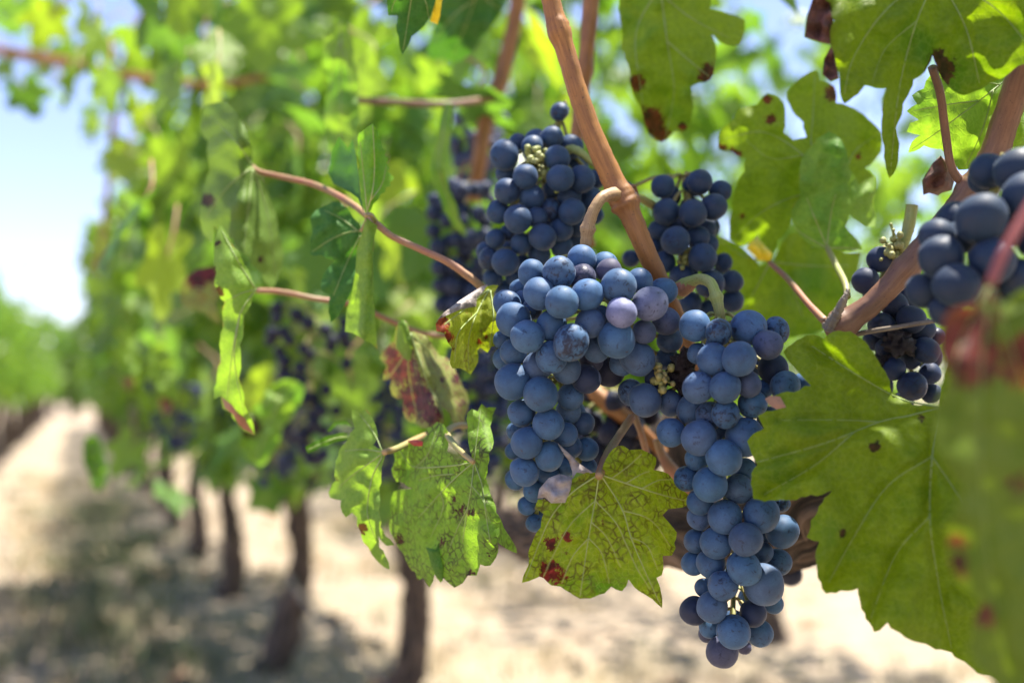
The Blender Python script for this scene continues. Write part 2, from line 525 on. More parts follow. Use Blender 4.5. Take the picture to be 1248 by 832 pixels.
# ------------------------------------------------------------------ generic leaf shape
def leaf_outline(rng, nsub=5, teeth=True):
    """five-lobed toothed vine leaf, petiole at the origin, tip along -Y, about 1 long"""
    ctrl = [(12, 0.22), (28, 0.50), (52, 0.66), (66, 0.60), (84, 0.46), (104, 0.70), (120, 0.86), (133, 0.70), (146, 0.58), (162, 0.82), (180, 1.02)]
    pts = []
    half = []
    for i, (a, r) in enumerate(ctrl):
        half.append((a, r))
    full = half + [(360 - a, r) for a, r in reversed(half[:-1])]
    jit = [1 + rng.uniform(-0.09, 0.09) for _ in full]
    P = []
    for (a, r), j in zip(full, jit):
        t = R(a)
        P.append((math.sin(t) * r * j, math.cos(t) * r * j))
    out = []
    n = len(P)
    for i in range(n - 1):
        a, b = np.array(P[i]), np.array(P[i + 1])
        d = b - a
        nn = np.array([d[1], -d[0]]) * -1
        for k in range(nsub):
            t = k / nsub
            q = a + d * t
            if teeth:
                q = q + nn * (0.13 * (k % 2) + rng.uniform(-0.03, 0.03))
            out.append(tuple(q))
    out.append(P[-1])
    out.append((0.0, -0.02))
    return out


LEAF_VEINS = [[(0, 0), (0, -0.5), (0.0, -0.98)], [(0, 0), (0.36, -0.22), (0.70, -0.42)], [(0, 0), (-0.36, -0.22), (-0.70, -0.42)],
              [(0, 0), (0.30, 0.12), (0.52, 0.38)], [(0, 0), (-0.30, 0.12), (-0.52, 0.38)],
              [(0, -0.3), (0.2, -0.55), (0.32, -0.74)], [(0, -0.3), (-0.2, -0.55), (-0.32, -0.74)],
              [(0.3, -0.19), (0.5, -0.2), (0.6, -0.12)], [(-0.3, -0.19), (-0.5, -0.2), (-0.6, -0.12)]]


def seg_dist(P, lines):
    D = np.full(len(P), 1e9)
    for L in lines:
        L = np.asarray(L, float)[:, :2]
        for a, b in zip(L[:-1], L[1:]):
            d = b - a
            t = np.clip(((P - a) @ d) / max(d @ d, 1e-12), 0, 1)
            D = np.minimum(D, np.linalg.norm(P - (a + t[:, None] * d), axis=1))
    return D


def inside(P, poly):
    x, y = P[:, 0], P[:, 1]
    c = np.zeros(len(P), bool)
    n = len(poly)
    j = n - 1
    for i in range(n):
        xi, yi = poly[i]; xj, yj = poly[j]
        if yi != yj:
            c ^= ((yi > y) != (yj > y)) & (x < (xj - xi) * (y - yi) / (yj - yi) + xi)
        j = i
    return c


def fill(poly, step, seed=0):
    """triangulate a polygon with inner points; returns points, tris, edge distance"""
    poly = np.asarray(poly, float)
    rng = np.random.RandomState(seed)
    lo, hi = poly.min(0), poly.max(0)
    gx, gy = np.meshgrid(np.arange(lo[0], hi[0], step), np.arange(lo[1], hi[1], step * 0.87))
    gx = gx + (np.arange(gx.shape[0])[:, None] % 2) * step * 0.5
    G = np.c_[gx.ravel(), gy.ravel()] + rng.uniform(-0.15, 0.15, (gx.size, 2)) * step
    G = G[inside(G, poly)]
    loop = [np.r_[poly, poly[:1]]]
    if len(G):
        G = G[seg_dist(G, loop) > step * 0.45]
    P = np.r_[poly, G]
    nb = len(poly)
    vs, es, fs, *_ = delaunay_2d_cdt([Vector(p) for p in P], [(i, (i + 1) % nb) for i in range(nb)], [list(range(nb))], 1, 1e-6)
    V = np.array([(v.x, v.y) for v in vs])
    return V, [tuple(f) for f in fs], seg_dist(V, loop)


def generic_leaf_mesh(name, seed, mat, step=0.09, cup=0.25, veins=True):
    rng = random.Random(seed)
    ol = leaf_outline(rng)
    V, F, ed = fill(ol, step, seed)
    dv = seg_dist(V, [catmull(v, 4) for v in LEAF_VEINS])
    ph = rng.uniform(0, 6)
    z = -0.05 * np.minimum(dv / 0.12, 1) + cup * (V[:, 0] ** 2) * rng.uniform(-0.6, 1.0) + cup * 0.9 * np.clip(-V[:, 1], 0, 2) ** 2 * rng.uniform(0.3, 1.0)
    z += 0.05 * np.sin(V[:, 0] * 7 + ph) * np.sin(V[:, 1] * 6 + ph)
    me = bpy.data.meshes.new(name)
    me.from_pydata(np.c_[V, -z].tolist(), [], F)
    me.polygons.foreach_set('use_smooth', [True] * len(me.polygons))
    for k, a in (('vd', np.minimum(dv / 0.25, 1)), ('ed', np.minimum(ed / 0.08, 1)), ('bl', np.zeros(len(V))), ('tone', np.full(len(V), rng.random()))):
        t = me.attributes.new(k, 'FLOAT', 'POINT')
        t.data.foreach_set('value', a.astype(np.float32))
    me.materials.append(mat)
    return me


# crown template leaf: few faces
def crown_template(seed):
    rng = random.Random(seed)
    ctrl = [(20, 0.34), (50, 0.64), (84, 0.45), (118, 0.84), (147, 0.57), (180, 1.0)]
    full = ctrl + [(360 - a, r) for a, r in reversed(ctrl[:-1])]
    V = [(0, 0, 0)]
    for a, r in full:
        r *= rng.uniform(0.85, 1.12)
        x, y = math.sin(R(a)) * r, math.cos(R(a)) * r
        V.append((x, y, -0.22 * x * x * rng.uniform(0.2, 1.4) - 0.25 * max(0, -y) ** 2 * rng.uniform(0.2, 1.3) + rng.uniform(-0.05, 0.05)))
    F = [(0, i, i + 1) for i in range(1, len(full))]
    return np.array(V), np.array(F)


CT = [crown_template(s) for s in range(8)]


def leaf_cloud(pts, sizes, seed, name, mat, parent=None, origin=(0, 0, 0), up_bias=0.5, outward=None):
    rng = np.random.RandomState(seed)
    VV, FF, vd, tone = [], [], [], []
    off = 0
    for i, (p, s) in enumerate(zip(pts, sizes)):
        T, F = CT[rng.randint(len(CT))]
        nrm = rng.normal(size=3)
        nrm[2] = abs(nrm[2]) * (0.4 + up_bias) + 0.15
        if outward is not None: nrm[:2] += outward[i][:2] * 1.0
        nrm /= np.linalg.norm(nrm)
        down = np.array([rng.normal() * 0.5, rng.normal() * 0.5, -1.0])
        down -= nrm * down.dot(nrm)
        down /= np.linalg.norm(down)
        x = np.cross(nrm, -down)
        M3 = np.c_[x, -down, nrm]
        VV.append((T * s) @ M3.T + np.asarray(p))
        FF.append(F + off)
        off += len(T)
        t = rng.rand()
        tone.append(np.full(len(T), t)); vd.append(np.r_[0.05, np.full(len(T) - 1, 1.0)])
    V = np.concatenate(VV); F = np.concatenate(FF).tolist()
    n = len(V)
    return mesh_obj(name, V, F, mat, parent, origin, smooth=False,
                    attrs={'vd': np.concatenate(vd), 'ed': np.ones(n), 'bl': np.zeros(n), 'tone': np.concatenate(tone)})


# ------------------------------------------------------------------ the rows of vines
ux, uy = math.cos(ROW_A), math.sin(ROW_A)        # along the row
nx_, ny_ = uy, -ux                                # across the row, to the right


def crown_points(n, seed, half_len=0.70, half_w=0.42, z0=0.82, z1=1.95, shoots=10, hole=-0.20):
    rng = np.random.RandomState(seed)
    P, S, O = [], [], []
    k = 0
    while len(P) < n:
        a = rng.uniform(-half_len, half_len)
        z = rng.uniform(z0, z1)
        t = (z - z0) / (z1 - z0)
        wmax = half_w * (0.62 + 0.6 * math.sin(math.pi * min(1, t * 0.95 + 0.1)))
        b = wmax * (rng.beta(1.6, 1.2)) * rng.choice([-1, 1])
        if noise.noise(Vector((a * 3.2 + seed * 5, b * 3.2, z * 3.2))) < hole + (0.22 * max(0.0, t - 0.5) * 2) and rng.rand() < 0.9:
            continue
        P.append((a, b, z)); S.append(rng.uniform(0.05, 0.085)); O.append((0, np.sign(b), 0))
    for s in range(shoots):                         # long shoots that stick out of the hedge
        a0, b0, zz = rng.uniform(-half_len, half_len), rng.uniform(-0.3, 0.3), z1 - 0.1
        d = np.array([rng.normal() * 0.35, rng.normal() * 0.55, rng.uniform(0.1, 0.6)])
        for q in range(rng.randint(5, 10)):
            t = q * 0.07
            P.append((a0 + d[0] * t + rng.normal() * 0.03, b0 + d[1] * t + rng.normal() * 0.03, zz + d[2] * t - 0.35 * t * t + rng.normal() * 0.03))
            S.append(rng.uniform(0.04, 0.07)); O.append((0, np.sign(d[1]), 0))
    return np.array(P), S, np.array(O)


def local_to_world(P, base):
    P = np.asarray(P)
    return np.c_[base[0] + P[:, 0] * ux + P[:, 1] * nx_, base[1] + P[:, 0] * uy + P[:, 1] * ny_, P[:, 2]]


def trunk_path(x, y, head, lean, seed, top_r, base_r):
    rng = random.Random(seed)
    pts, rad = [], []
    n = 9
    for i in range(n):
        t = i / (n - 1)
        wob = 0.045 * math.sin(t * 5 + seed) * (1 - 0.3 * t)
        pts.append((x + lean[0] * t + wob, y + lean[1] * t + 0.03 * math.cos(t * 4 + seed * 2), head * t - 0.03 * (i == 0)))
        rad.append(base_r * (1 - t) ** 2 * 0.6 + top_r * (0.85 + 0.3 * t * t) + rng.uniform(-0.004, 0.004))
    rad = [r for r in rad]
    P = catmull(pts, 6)
    Rr = np.interp(np.linspace(0, n - 1, len(P)), range(n), rad)
    return P, Rr


def vine(name, x, y, label, group, seed, head=0.78, lean=(0, 0), n=430, top_r=0.042, base_r=0.05, crown_kw=None, keep=None, arms=True):
    r = empty(name, (x, y, 0))
    tag(r, label, 'grapevine', group)
    P, Rr = trunk_path(x, y, head, lean, seed, top_r, base_r)
    mb = MB(); mb.tube(P, Rr, 24, 0.28, seed, ridge=0.3)
    mb.build('trunk', M['bark'], r)
    if arms:
        for s in (-1, 1):
            e = np.array(P[-1])
            pts = [e - np.array((0, 0, 0.05)), e + np.array((ux * 0.2 * s, uy * 0.2 * s, 0.04)), e + np.array((ux * 0.62 * s, uy * 0.62 * s, 0.03))]
            q = catmull(pts, 8)
            mb = MB(); mb.tube(q, np.linspace(top_r * 0.9, top_r * 0.45, len(q)), 10, 0.3, seed + s)
            mb.build('cordon', M['bark'], r)
    Pc, S, O = crown_points(n, seed, **(crown_kw or {}))
    Wp = local_to_world(Pc, (x + lean[0], y + lean[1]))
    Ow = np.c_[O[:, 1] * nx_, O[:, 1] * ny_, O[:, 2]]
    if keep is not None:
        k = np.array([keep(p) for p in Wp])
        Wp, Ow, S = Wp[k], Ow[k], [s for s, kk in zip(S, k) if kk]
    leaf_cloud(Wp, S, seed, 'crown', M['crown'], r, (x, y, 0), outward=Ow)
    return r


def copy_thing(src, loc, label, group, rz=0, sz=1.0):
    c = src.copy()
    COL.objects.link(c)
    c.location = loc
    c.rotation_euler.z = rz
    c.scale = (1, 1, sz)
    c['label'] = label
    c['group'] = group
    for ch in src.children:
        copy_part(ch, c)
    return c


def clear_front(p):
    """the photographer stands in a gap of the hedge: nothing of the row's crowns right in front of the lens"""
    x, y, Z = proj(p)
    return not (Z < 1.15 and -60 < x < W + 60 and -40 < y < H + 60)


g_own = 'vines of the row receding beside the path'
vine('grapevine', -0.30, 2.41, 'gnarled dark vine trunk directly below the hanging mottled leaf, leafy top', None, 11, 0.72, (0.05, 0.0), 2300, 0.036, 0.04, dict(half_w=0.55, z0=0.80, z1=2.1), clear_front)
vine('grapevine', -0.86, 3.68, 'thick crooked vine with black bark, second trunk left of the bunches', None, 12, 0.80, (0.10, 0.0), 2300, 0.050, 0.03, dict(z0=0.84, z1=2.1, half_w=0.62, shoots=24))
vine('grapevine', -1.42, 4.95, 'thinner leaning vine behind the thick crooked trunk', None, 13, 0.8, (0.05, 0.02), 2000, 0.042, 0.05, dict(z0=0.84, z1=2.1, half_w=0.62, shoots=24))
proto = vine('grapevine', -1.97, 6.2, 'blurred vine in the receding row beyond the thin leaning trunk', g_own, 14, 0.8, (0.05, 0.05), 800)
proto2 = vine('grapevine', -2.52, 7.45, 'blurred vine in the receding row beyond the thin leaning trunk', g_own, 15, 0.8, (-0.04, 0.05), 800)
for i in range(18):
    y = 8.7 + 1.27 * i
    copy_thing((proto, proto2)[i % 2], (ROW_R0 - ROW_S * y, y, 0), 'blurred vine in the receding row beyond the thin leaning trunk', g_own, (0, math.pi)[(i // 2) % 2])
for i in range(24):                                  # row left of the path
    y = 9 + 1.27 * i
    copy_thing((proto2, proto)[i % 2], (ROW_R0 - 1.85 - ROW_S * y, y, 0), 'leafy vine in the row along the left side of the path', 'vines of the row left of the path', (math.pi, 0)[(i // 3) % 2], 1.12 + 0.1 * math.sin(i * 1.7))
airy = vine('grapevine', ROW_R0 + 2.15 - ROW_S * 2.9, 2.9, 'sunlit vine of the next row seen beyond the right hand bunches', 'vines of the next row', 19, 0.8, (0.0, 0.05), 420, crown_kw=dict(hole=-0.02, z1=2.05, shoots=16))
for i in range(1, 14):                               # row across the alley on the right
    y = 2.9 + 1.27 * i
    copy_thing(airy, (ROW_R0 + 2.15 - ROW_S * y, y, 0), 'sunlit vine of the next row seen beyond the right hand bunches', 'vines of the next row', (0, math.pi)[i % 2], 1.12 + 0.08 * math.sin(i * 2.3))
for i in range(16):
    y = 5.5 + 1.27 * i
    copy_thing((proto2, proto)[(i // 2) % 2], (ROW_R0 + 4.5 - ROW_S * y, y, 0), 'far vine two rows behind the hanging bunches', 'vines two rows away', (math.pi, 0)[i % 2])

for k, (x, y, h) in enumerate([(-25.5, 47, 4.6), (-22.6, 49, 5.2), (-20.3, 46, 4.2), (-18.0, 50, 5.0), (-15.5, 48, 4.4), (-28.6, 50, 5.0)]):
    t = empty('far_tree', (x, y, 0))
    tag(t, 'rounded far green tree closing the end of the path', 'tree', 'trees at the end of the path')
    mb = MB(); mb.tube([(x, y, -0.1), (x + 0.1, y, 0.8), (x, y + 0.1, h * 0.6)], [0.2, 0.16, 0.08], 10, 0.2, k); mb.build('trunk', M['bark'], t)
    rg_ = np.random.RandomState(900 + k)
    d_ = rg_.normal(size=(420, 3)); d_ /= np.linalg.norm(d_, axis=1)[:, None]
    d_ *= rg_.uniform(0.45, 1.0, (420, 1)) * np.array([noise.noise(Vector(q_) * 1.6 + Vector((k * 9, 0, 0))) * 0.5 + 1 for q_ in d_])[:, None]
    Pt = np.array((x, y, h * 0.55)) + d_ * np.array((1.7, 1.7, h * 0.46))
    leaf_cloud(Pt, list(rg_.uniform(0.25, 0.45, 420)), k, 'crown', M['crown'], t, (x, y, 0), outward=d_)

# the vine the bunches hang on: trunk out of frame to the right, an old arm running left behind the fruit, leaves overhead
hero = empty('grapevine', (0.74, 0.42, 0))
tag(hero, 'old vine carrying the sharp bunches, thick shaggy arm behind the big bunch', 'grapevine')
P, Rr = trunk_path(0.74, 0.42, 0.86, (-0.02, 0.02), 3, 0.045, 0.055)
mb = MB(); mb.tube(P, Rr, 24, 0.28, 3, ridge=0.3); mb.build('trunk', M['bark'], hero)
arm_pts = [(0.72, 0.44, 0.84), (0.5, 0.56, 0.885), at(1060, 596, 0.565), at(985, 622, 0.58), at(900, 640, 0.60), at(810, 632, 0.64), at(720, 652, 0.72), at(655, 650, 0.86), at(600, 640, 1.12)]
q = catmull([tuple(p) for p in arm_pts], 12)
rr = np.interp(np.linspace(0, 8, len(q)), range(9), [.045, .036, .027, .026, .025, .026, .024, .022, .016])
q = catmull([tuple(p) for p in q], 3); rr = np.interp(np.linspace(0, 1, len(q)), np.linspace(0, 1, len(rr)), rr)
mb = MB(); mb.tube(q, rr, 56, 0.30, 5, ridge=0.36, rfreq=6.5)
mb.build('cordon', M['bark'], hero)
for k, (i0, a) in enumerate([(90, 0.3), (132, 1.0), (165, 2.0), (198, 0.8), (240, 1.5)]):      # stubs of old spurs
    p0 = np.array(q[min(i0, len(q) - 1)])
    d = np.array((0.02 * math.cos(a), -0.01, 0.05))
    w = catmull([p0, p0 + d, p0 + d * 1.5 + (0.01, 0, 0.0)], 5)
    mb = MB(); mb.tube(w, np.linspace(0.013, 0.007, len(w)), 9, 0.4, k); mb.build('spur', M['bark'], hero)

rng = np.random.RandomState(5)
Pts, Sz, Ow = [], [], []
while len(Pts) < 640:                                # overhead leaves, unseen above the frame, added to shade the bunches
    y = rng.uniform(-0.9, 1.9)
    z = rng.uniform(1.12, 1.95)
    b = rng.uniform(-0.42, 0.48)
    x = ROW_R0 - ROW_S * y + b * nx_
    p = (x, y + b * ny_, z)
    px, py, Z = proj(p)
    if Z > 0.05 and -80 < px < W + 80 and -70 < py < H: continue
    if noise.noise(Vector(p) * 4.0) < -0.02: continue
    if math.hypot(p[0], p[1]) < 0.25: continue
    Pts.append(p); Sz.append(rng.uniform(0.05, 0.085)); Ow.append((b * nx_, b * ny_, 0))
leaf_cloud(Pts, Sz, 77, 'crown', M['crown'], hero, (0.74, 0.42, 0), outward=np.array(Ow))

# ------------------------------------------------------------------ canes and shoots
def cane(name, pts, mat, label, cat='cane', group=None, nodes=(), rough=0.06, seg=14, seed=1):
    """pts: photo x, y, depth, radius in photo pixels"""
    Q = catmull([(x, y, z, r) for x, y, z, r in pts], 14)
    path = [at(a[0], a[1], a[2]) for a in Q]
    rad = [max(0.0004, a[3] * a[2] / FPX) for a in Q]
    A = np.array([(a[0], a[1]) for a in Q])
    for (nx0, ny0, amt, wd_) in nodes:
        d = np.linalg.norm(A - np.array((nx0, ny0)), axis=1)
        rad = [r * (1 + amt * math.exp(-(dd / wd_) ** 2)) for r, dd in zip(rad, d)]
    mb = MB(); mb.tube(path, rad, max(seg, 20), rough, seed, ridge=0.05 if rough < 0.2 else 0.3, rfreq=3.5)
    o = mb.build(name, mat, None, path[0])
    tag(o, label, cat, group)
    return o


cane('vine_cane', [(655, -70, .488, 11), (668, -15, .488, 11), (676, 20, .488, 12), (690, 65, .488, 12), (716, 148, .488, 12.5), (748, 222, .488, 14), (764, 252, .488, 13.5), (790, 312, .488, 12), (818, 372, .498, 11), (838, 425, .52, 11), (852, 500, .55, 10)],
     M['cane'], 'orange brown cane slanting down in front of the two upper bunches', nodes=[(679, 38, 0.22, 12), (681, 46, 0.16, 4), (758, 243, 0.25, 15), (762, 250, 0.24, 4.5)], seed=2)
cane('vine_cane', [(722, -40, .62, 10), (719, 20, .62, 10), (712, 90, .62, 9), (703, 170, .62, 8), (706, 240, .62, 7), (720, 300, .63, 6)], M['cane'],
     'blurred sunlit cane rising straight behind the slanting cane', nodes=[(713, 85, 0.3, 10)], seed=3)
cane('vine_cane', [(1330, -90, .40, 16), (1262, 40, .43, 16), (1228, 140, .455, 16), (1200, 215, .465, 18), (1160, 262, .47, 15), (1110, 320, .475, 15), (1065, 368, .48, 14), (1022, 398, .485, 15), (1008, 404, .488, 9)],
     M['cane_dark'], 'dark red brown cane running down from the upper right corner', nodes=[(1186, 232, 0.35, 20), (1103, 328, 0.2, 10), (1025, 396, 0.35, 14)], seed=4)
cane('vine_cane', [(700, 455, .63, 8), (735, 487, .62, 11), (775, 520, .62, 9), (815, 560, .63, 7), (842, 600, .63, 7), (850, 640, .64, 7)], M['cane'],
     'short orange cane in the gap between the two biggest bunches', seed=5)
cane('vine_cane', [(-60, 52, 1.8, 6), (60, 72, 1.7, 6), (180, 96, 1.6, 5.5), (260, 104, 1.6, 5), (330, 92, 1.6, 4)], M['cane'], 'blurred brown shoot crossing the leaves in the upper left corner', seed=6)
cane('vine_cane', [(210, -40, 1.9, 5), (165, 40, 1.95, 4.5), (140, 130, 2.05, 4), (132, 230, 2.2, 3.5), (120, 330, 2.5, 3)], M['cane'], 'blurred shoot drooping along the left edge of the canopy against the sky', seed=17)
cane('vine_cane', [(640, -60, .9, 10), (628, 20, .9, 9), (612, 90, .9, 10), (592, 150, .9, 10), (582, 210, .9, 9), (560, 330, .95, 8)], M['cane'], 'blurred sunlit shoot dropping left of the slanting cane', seed=7)
cane('vine_cane', [(430, 122, .8, 4), (470, 124, .8, 4), (545, 127, .8, 4), (600, 120, .85, 4)], M['cane_dark'], 'thin level shoot above the folded leaf', seed=8)
cane('vine_shoot', [(306, 203, .60, 3.6), (318, 210, .595, 3.4), (345, 216, .59, 3.6), (385, 226, .575, 3.8), (425, 246, .55, 4), (458, 272, .52, 4.2), (478, 288, .515, 4), (515, 305, .515, 4.2), (550, 322, .515, 4.6), (592, 354, .52, 5), (625, 390, .54, 5)],
     M['petiole_pink'], 'long pink shoot reaching left from the bunches past the folded leaf', 'shoot', seed=9)
cane('vine_shoot', [(312, 354, .60, 3.4), (345, 356, .60, 3.4), (385, 364, .60, 3.2), (430, 371, .61, 3.2), (470, 388, .62, 3.2), (515, 406, .64, 3.4), (560, 410, .65, 3.4)], M['petiole_pink'], 'lower pink shoot behind the foot of the folded leaf', 'shoot', seed=10)
cane('dry_stick', [(1020, 418, .50, 3.2), (1045, 407, .49, 3.2), (1090, 399, .48, 3.0), (1140, 391, .47, 2.6)], M['cane_grey'], 'thin grey dry stick lying across the shaded right bunch', 'stick', seed=11)
cane('dry_stick', [(1010, 402, .482, 8), (1018, 385, .478, 6), (1028, 366, .474, 4), (1034, 352, .474, 2)], M['cane_grey'], 'short flaky grey stub standing at the end of the dark cane', 'stick', rough=0.4, seed=12)
cane('red_shoot', [(773, 505, .53, 4), (782, 530, .53, 4), (790, 560, .54, 4), (800, 590, .56, 4)], M['petiole_pink'], 'thin brownish pink petiole behind the stalk of the red spotted leaf', 'shoot', seed=13)
cane('red_shoot', [(800, 535, .55, 5), (808, 556, .55, 6), (820, 575, .55, 9), (832, 588, .56, 7), (838, 610, .58, 4)], M['petiole_pink'], 'pale pink stub between the red spotted leaf and the longest bunch', 'shoot', seed=14)
cane('fallen_cane', [(350, 700, 3.3, 3.6), (380, 742, 3.0, 3.8), (420, 782, 2.7, 3.8), (470, 832, 2.4, 4), (540, 900, 2.1, 4)], M['cane_grey'], 'thin grey cane leaning from the ground to the thick crooked trunk', 'cane', seed=15)
cane('tendril', [(765, 232, .50, 2), (772, 226, .505, 2), (776, 236, .51, 2.2), (772, 246, .515, 2), (764, 252, .51, 1.8)], M['cane_dark'], 'dark tendril ring curled round the knot of the slanting cane', 'tendril', seed=16)

# ------------------------------------------------------------------ bunches of grapes
def berry_mesh(seed):
    nu, nv = 36, 22
    V, F = [], []
    off = Vector((seed * 9.1, 0, 0))
    for j in range(nv + 1):
        th = math.pi * j / nv
        for i in range(nu):
            ph = 2 * math.pi * i / nu
            d = Vector((math.sin(th) * math.cos(ph), math.sin(th) * math.sin(ph), math.cos(th)))
            k = 1 + 0.07 * noise.noise(d * 0.9 + off) + 0.012 * noise.noise(d * 2.5 + off)
            k -= 0.05 * math.exp(-((th - math.pi) / 0.16) ** 2) * 0.6
            k -= 0.06 * math.exp(-(th / 0.2) ** 2)
            V.append(d * k)
    for j in range(nv):
        for i in range(nu):
            a, b = j * nu + i, j * nu + (i + 1) % nu
            F.append((a, a + nu, b + nu, b))
    me = bpy.data.meshes.new('berry')
    me.from_pydata([tuple(v) for v in V], [], F)
    me.polygons.foreach_set('use_smooth', [True] * len(F))
    me.materials.append(M['berry'])
    me.validate()
    return me


BM = [berry_mesh(i) for i in range(5)]
SH = MB(); SH.ball((0, 0, 0), 1, 2, 0.9, 20, 14)
shr = bpy.data.meshes.new('shrivelled_berry')
shr.from_pydata([tuple(v) for v in SH.v], [], SH.f); shr.polygons.foreach_set('use_smooth', [True] * len(SH.f)); shr.materials.append(M['shrivel'])

BLUE = (0.048, 0.115, 0.232)
TINT = {'': BLUE, 'p': (0.066, 0.085, 0.165), 'w': (0.20, 0.22, 0.38), 'd': (0.017, 0.030, 0.072), 'g': (0.055, 0.105, 0.200), 'r': (0.056, 0.058, 0.105), 'n': (0.012, 0.014, 0.032)}  # w: sun flecks put into the tint of the struck berries


def bunch(label, berries, axis, Z, tint='', extra=8, seed=1, squash=0.8, stem_mat='rachis', group=None, peduncle=None, ped_mat='rachis', min_sep=0.90, knot=None, gain=1.0):
    """berries: (photo x, y, radius px[, tint][, depth push mm]); axis: (x, y, half width px) down the bunch"""
    rng = random.Random(seed)
    ax = np.array(axis, float)
    top = at(ax[0][0], ax[0][1], Z)
    root = empty('grape_bunch', top)
    tag(root, label, 'grapes', group)
    L = []
    for b in berries:
        x, y, r = b[0], b[1], b[2] * 1.02
        tn, push = tint, 0.0
        for e in b[3:]:
            if isinstance(e, str): tn = e
            else: push = e * 0.001
        axx, hw = np.interp(y, ax[:, 1], ax[:, 0]), np.interp(y, ax[:, 1], ax[:, 2])
        d = min(1.0, abs(x - axx) / hw)
        z = Z - squash * math.sqrt(max(0.0, 1 - d * d)) * max(0, hw - 16) * Z / FPX + max(-0.002, (18 - r) * 0.0014) + push
        L.append([x, y, z, r * Z / FPX, tn])
    # settle: berries only slide along their line of sight until they no longer run into each other
    X = np.array([[b[0], b[1], b[2]] for b in L]); rad = np.array([b[3] for b in L])
    for it in range(60):
        P3 = np.array([tuple(at(*x)) for x in X])
        moved = False
        for i in range(len(X)):
            d = np.linalg.norm(P3 - P3[i], axis=1)
            for j in np.nonzero(d < min_sep * 0.97 * (rad + rad[i]))[0]:
                if j <= i: continue
                over = min_sep * (rad[i] + rad[j]) - d[j]
                a, b_ = (i, j) if X[i, 2] < X[j, 2] else (j, i)
                X[b_, 2] += over * 0.5; X[a, 2] -= over * 0.12
                moved = True
        if not moved: break
    for k in range(len(L)): L[k][2] = X[k, 2]
    # a few more at the back of the bunch
    tries = 0
    P3 = [at(*x) for x in X]; RR = list(rad)
    n0 = len(L)
    while len(L) < min(98, n0 + extra) and tries < 4000:
        tries += 1
        y = rng.uniform(ax[0][1] + 10, ax[-1][1] - 15)
        axx, hw = np.interp(y, ax[:, 1], ax[:, 0]), np.interp(y, ax[:, 1], ax[:, 2])
        x = axx + rng.uniform(-0.62, 0.62) * hw
        z = Z + rng.uniform(0.0, 0.9) * hw * Z / FPX + 0.004
        r = rng.uniform(0.0058, 0.0072)
        p = at(x, y, z)
        if all((p - q_).length > 0.9 * (r + s_) for q_, s_ in zip(P3, RR)):
            L.append([x, y, z, r, tint]); P3.append(p); RR.append(r)
    mb = MB()
    axis_pts = [at(a[0], a[1], Z + 0.012) for a in axis[:-1]] + [at(axis[-1][0], axis[-1][1] - 25, Z + 0.006)]
    aq = catmull([tuple(p) for p in axis_pts], 8)
    mb.tube(aq, np.linspace(0.0022, 0.0011, len(aq)), 8, 0.2, seed)
    A3 = np.array(aq)
    for k, (x, y, z, r, tn) in enumerate(L):
        p = at(x, y, z)
        o = bpy.data.objects.new('berry', BM[rng.randrange(len(BM))])
        COL.objects.link(o)
        o.parent = root
        o.location = p - root.location
        o.scale = (r * rng.uniform(0.94, 1.02), r * rng.uniform(0.96, 1.03), r * rng.uniform(0.95, 1.08))
        out = Vector((p.x - aq[0][0], 0.0, 0.0))
        o.rotation_euler = (rng.uniform(-1.2, 1.2), rng.uniform(-1.0, 1.0), rng.uniform(0, 6.28))
        c = TINT[tn]
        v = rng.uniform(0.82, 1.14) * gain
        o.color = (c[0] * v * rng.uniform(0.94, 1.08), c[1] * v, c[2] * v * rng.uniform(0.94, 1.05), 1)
        # stalk of the berry
        i = int(np.argmin(np.linalg.norm(A3 - np.array(p) - np.array((0, 0, 0.012)), axis=1)))
        a0 = Vector(aq[i])
        dirv = (a0 - p)
        if dirv.length > 1e-4:
            s0 = p + dirv.normalized() * r * 0.9
            mid = (a0 + s0) / 2 + Vector((0, 0, 0.003))
            w = catmull([tuple(a0), tuple(mid), tuple(s0)], 3)
            mb.tube(w, np.linspace(0.0008, 0.0011, len(w)), 6)
    mb.build('stem', M[stem_mat], root)
    if peduncle:
        Q = catmull([(x, y, z, r) for x, y, z, r in peduncle], 14)
        mb = MB()
        rad_ = []; 
        for a in Q:
            r = a[3] * a[2] / FPX
            if knot: r *= 1 + 0.35 * math.exp(-(math.hypot(a[0] - knot[0], a[1] - knot[1]) / 5) ** 2) + 0.5 * math.exp(-(math.hypot(a[0] - peduncle[0][0], a[1] - peduncle[0][1]) / 16) ** 2)
            rad_.append(r)
        mb.tube([at(a[0], a[1], a[2]) for a in Q], rad_, 20, 0.08, seed, ridge=0.10)
        mb.build('peduncle', M[ped_mat], root)
    return root


def shrivelled(root, spots):
    for x, y, z, r in spots:
        o = bpy.data.objects.new('shrivelled_berry', shr)
        COL.objects.link(o); o.parent = root
        p = at(x, y, z)
        o.location = p - root.location
        k = r * z / FPX
        o.scale = (k, k * 0.8, k * 1.1); o.rotation_euler = (x, y, r)


def stub_cluster(root, cx, cy, Z, n, spread, seed, mat='rachis'):
    """unset flower stubs and bare stalk ends"""
    rng = random.Random(seed)
    mb = MB()
    for i in range(n):
        x, y = cx + rng.gauss(0, spread), cy + rng.gauss(0, spread * 1.2)
        p = at(x, y, Z + rng.uniform(-0.004, 0.006))
        mb.ball(p, rng.uniform(0.0009, 0.0021), i, 0.3, 8, 5)
        c = at(cx + rng.gauss(0, 2), cy + 4, Z + 0.008)
        mb.tube([c, (c + p) / 2 + Vector((0, 0, 0.001)), p], [0.0007] * 3, 5)
    mb.build('stub_cluster', M[mat], root)


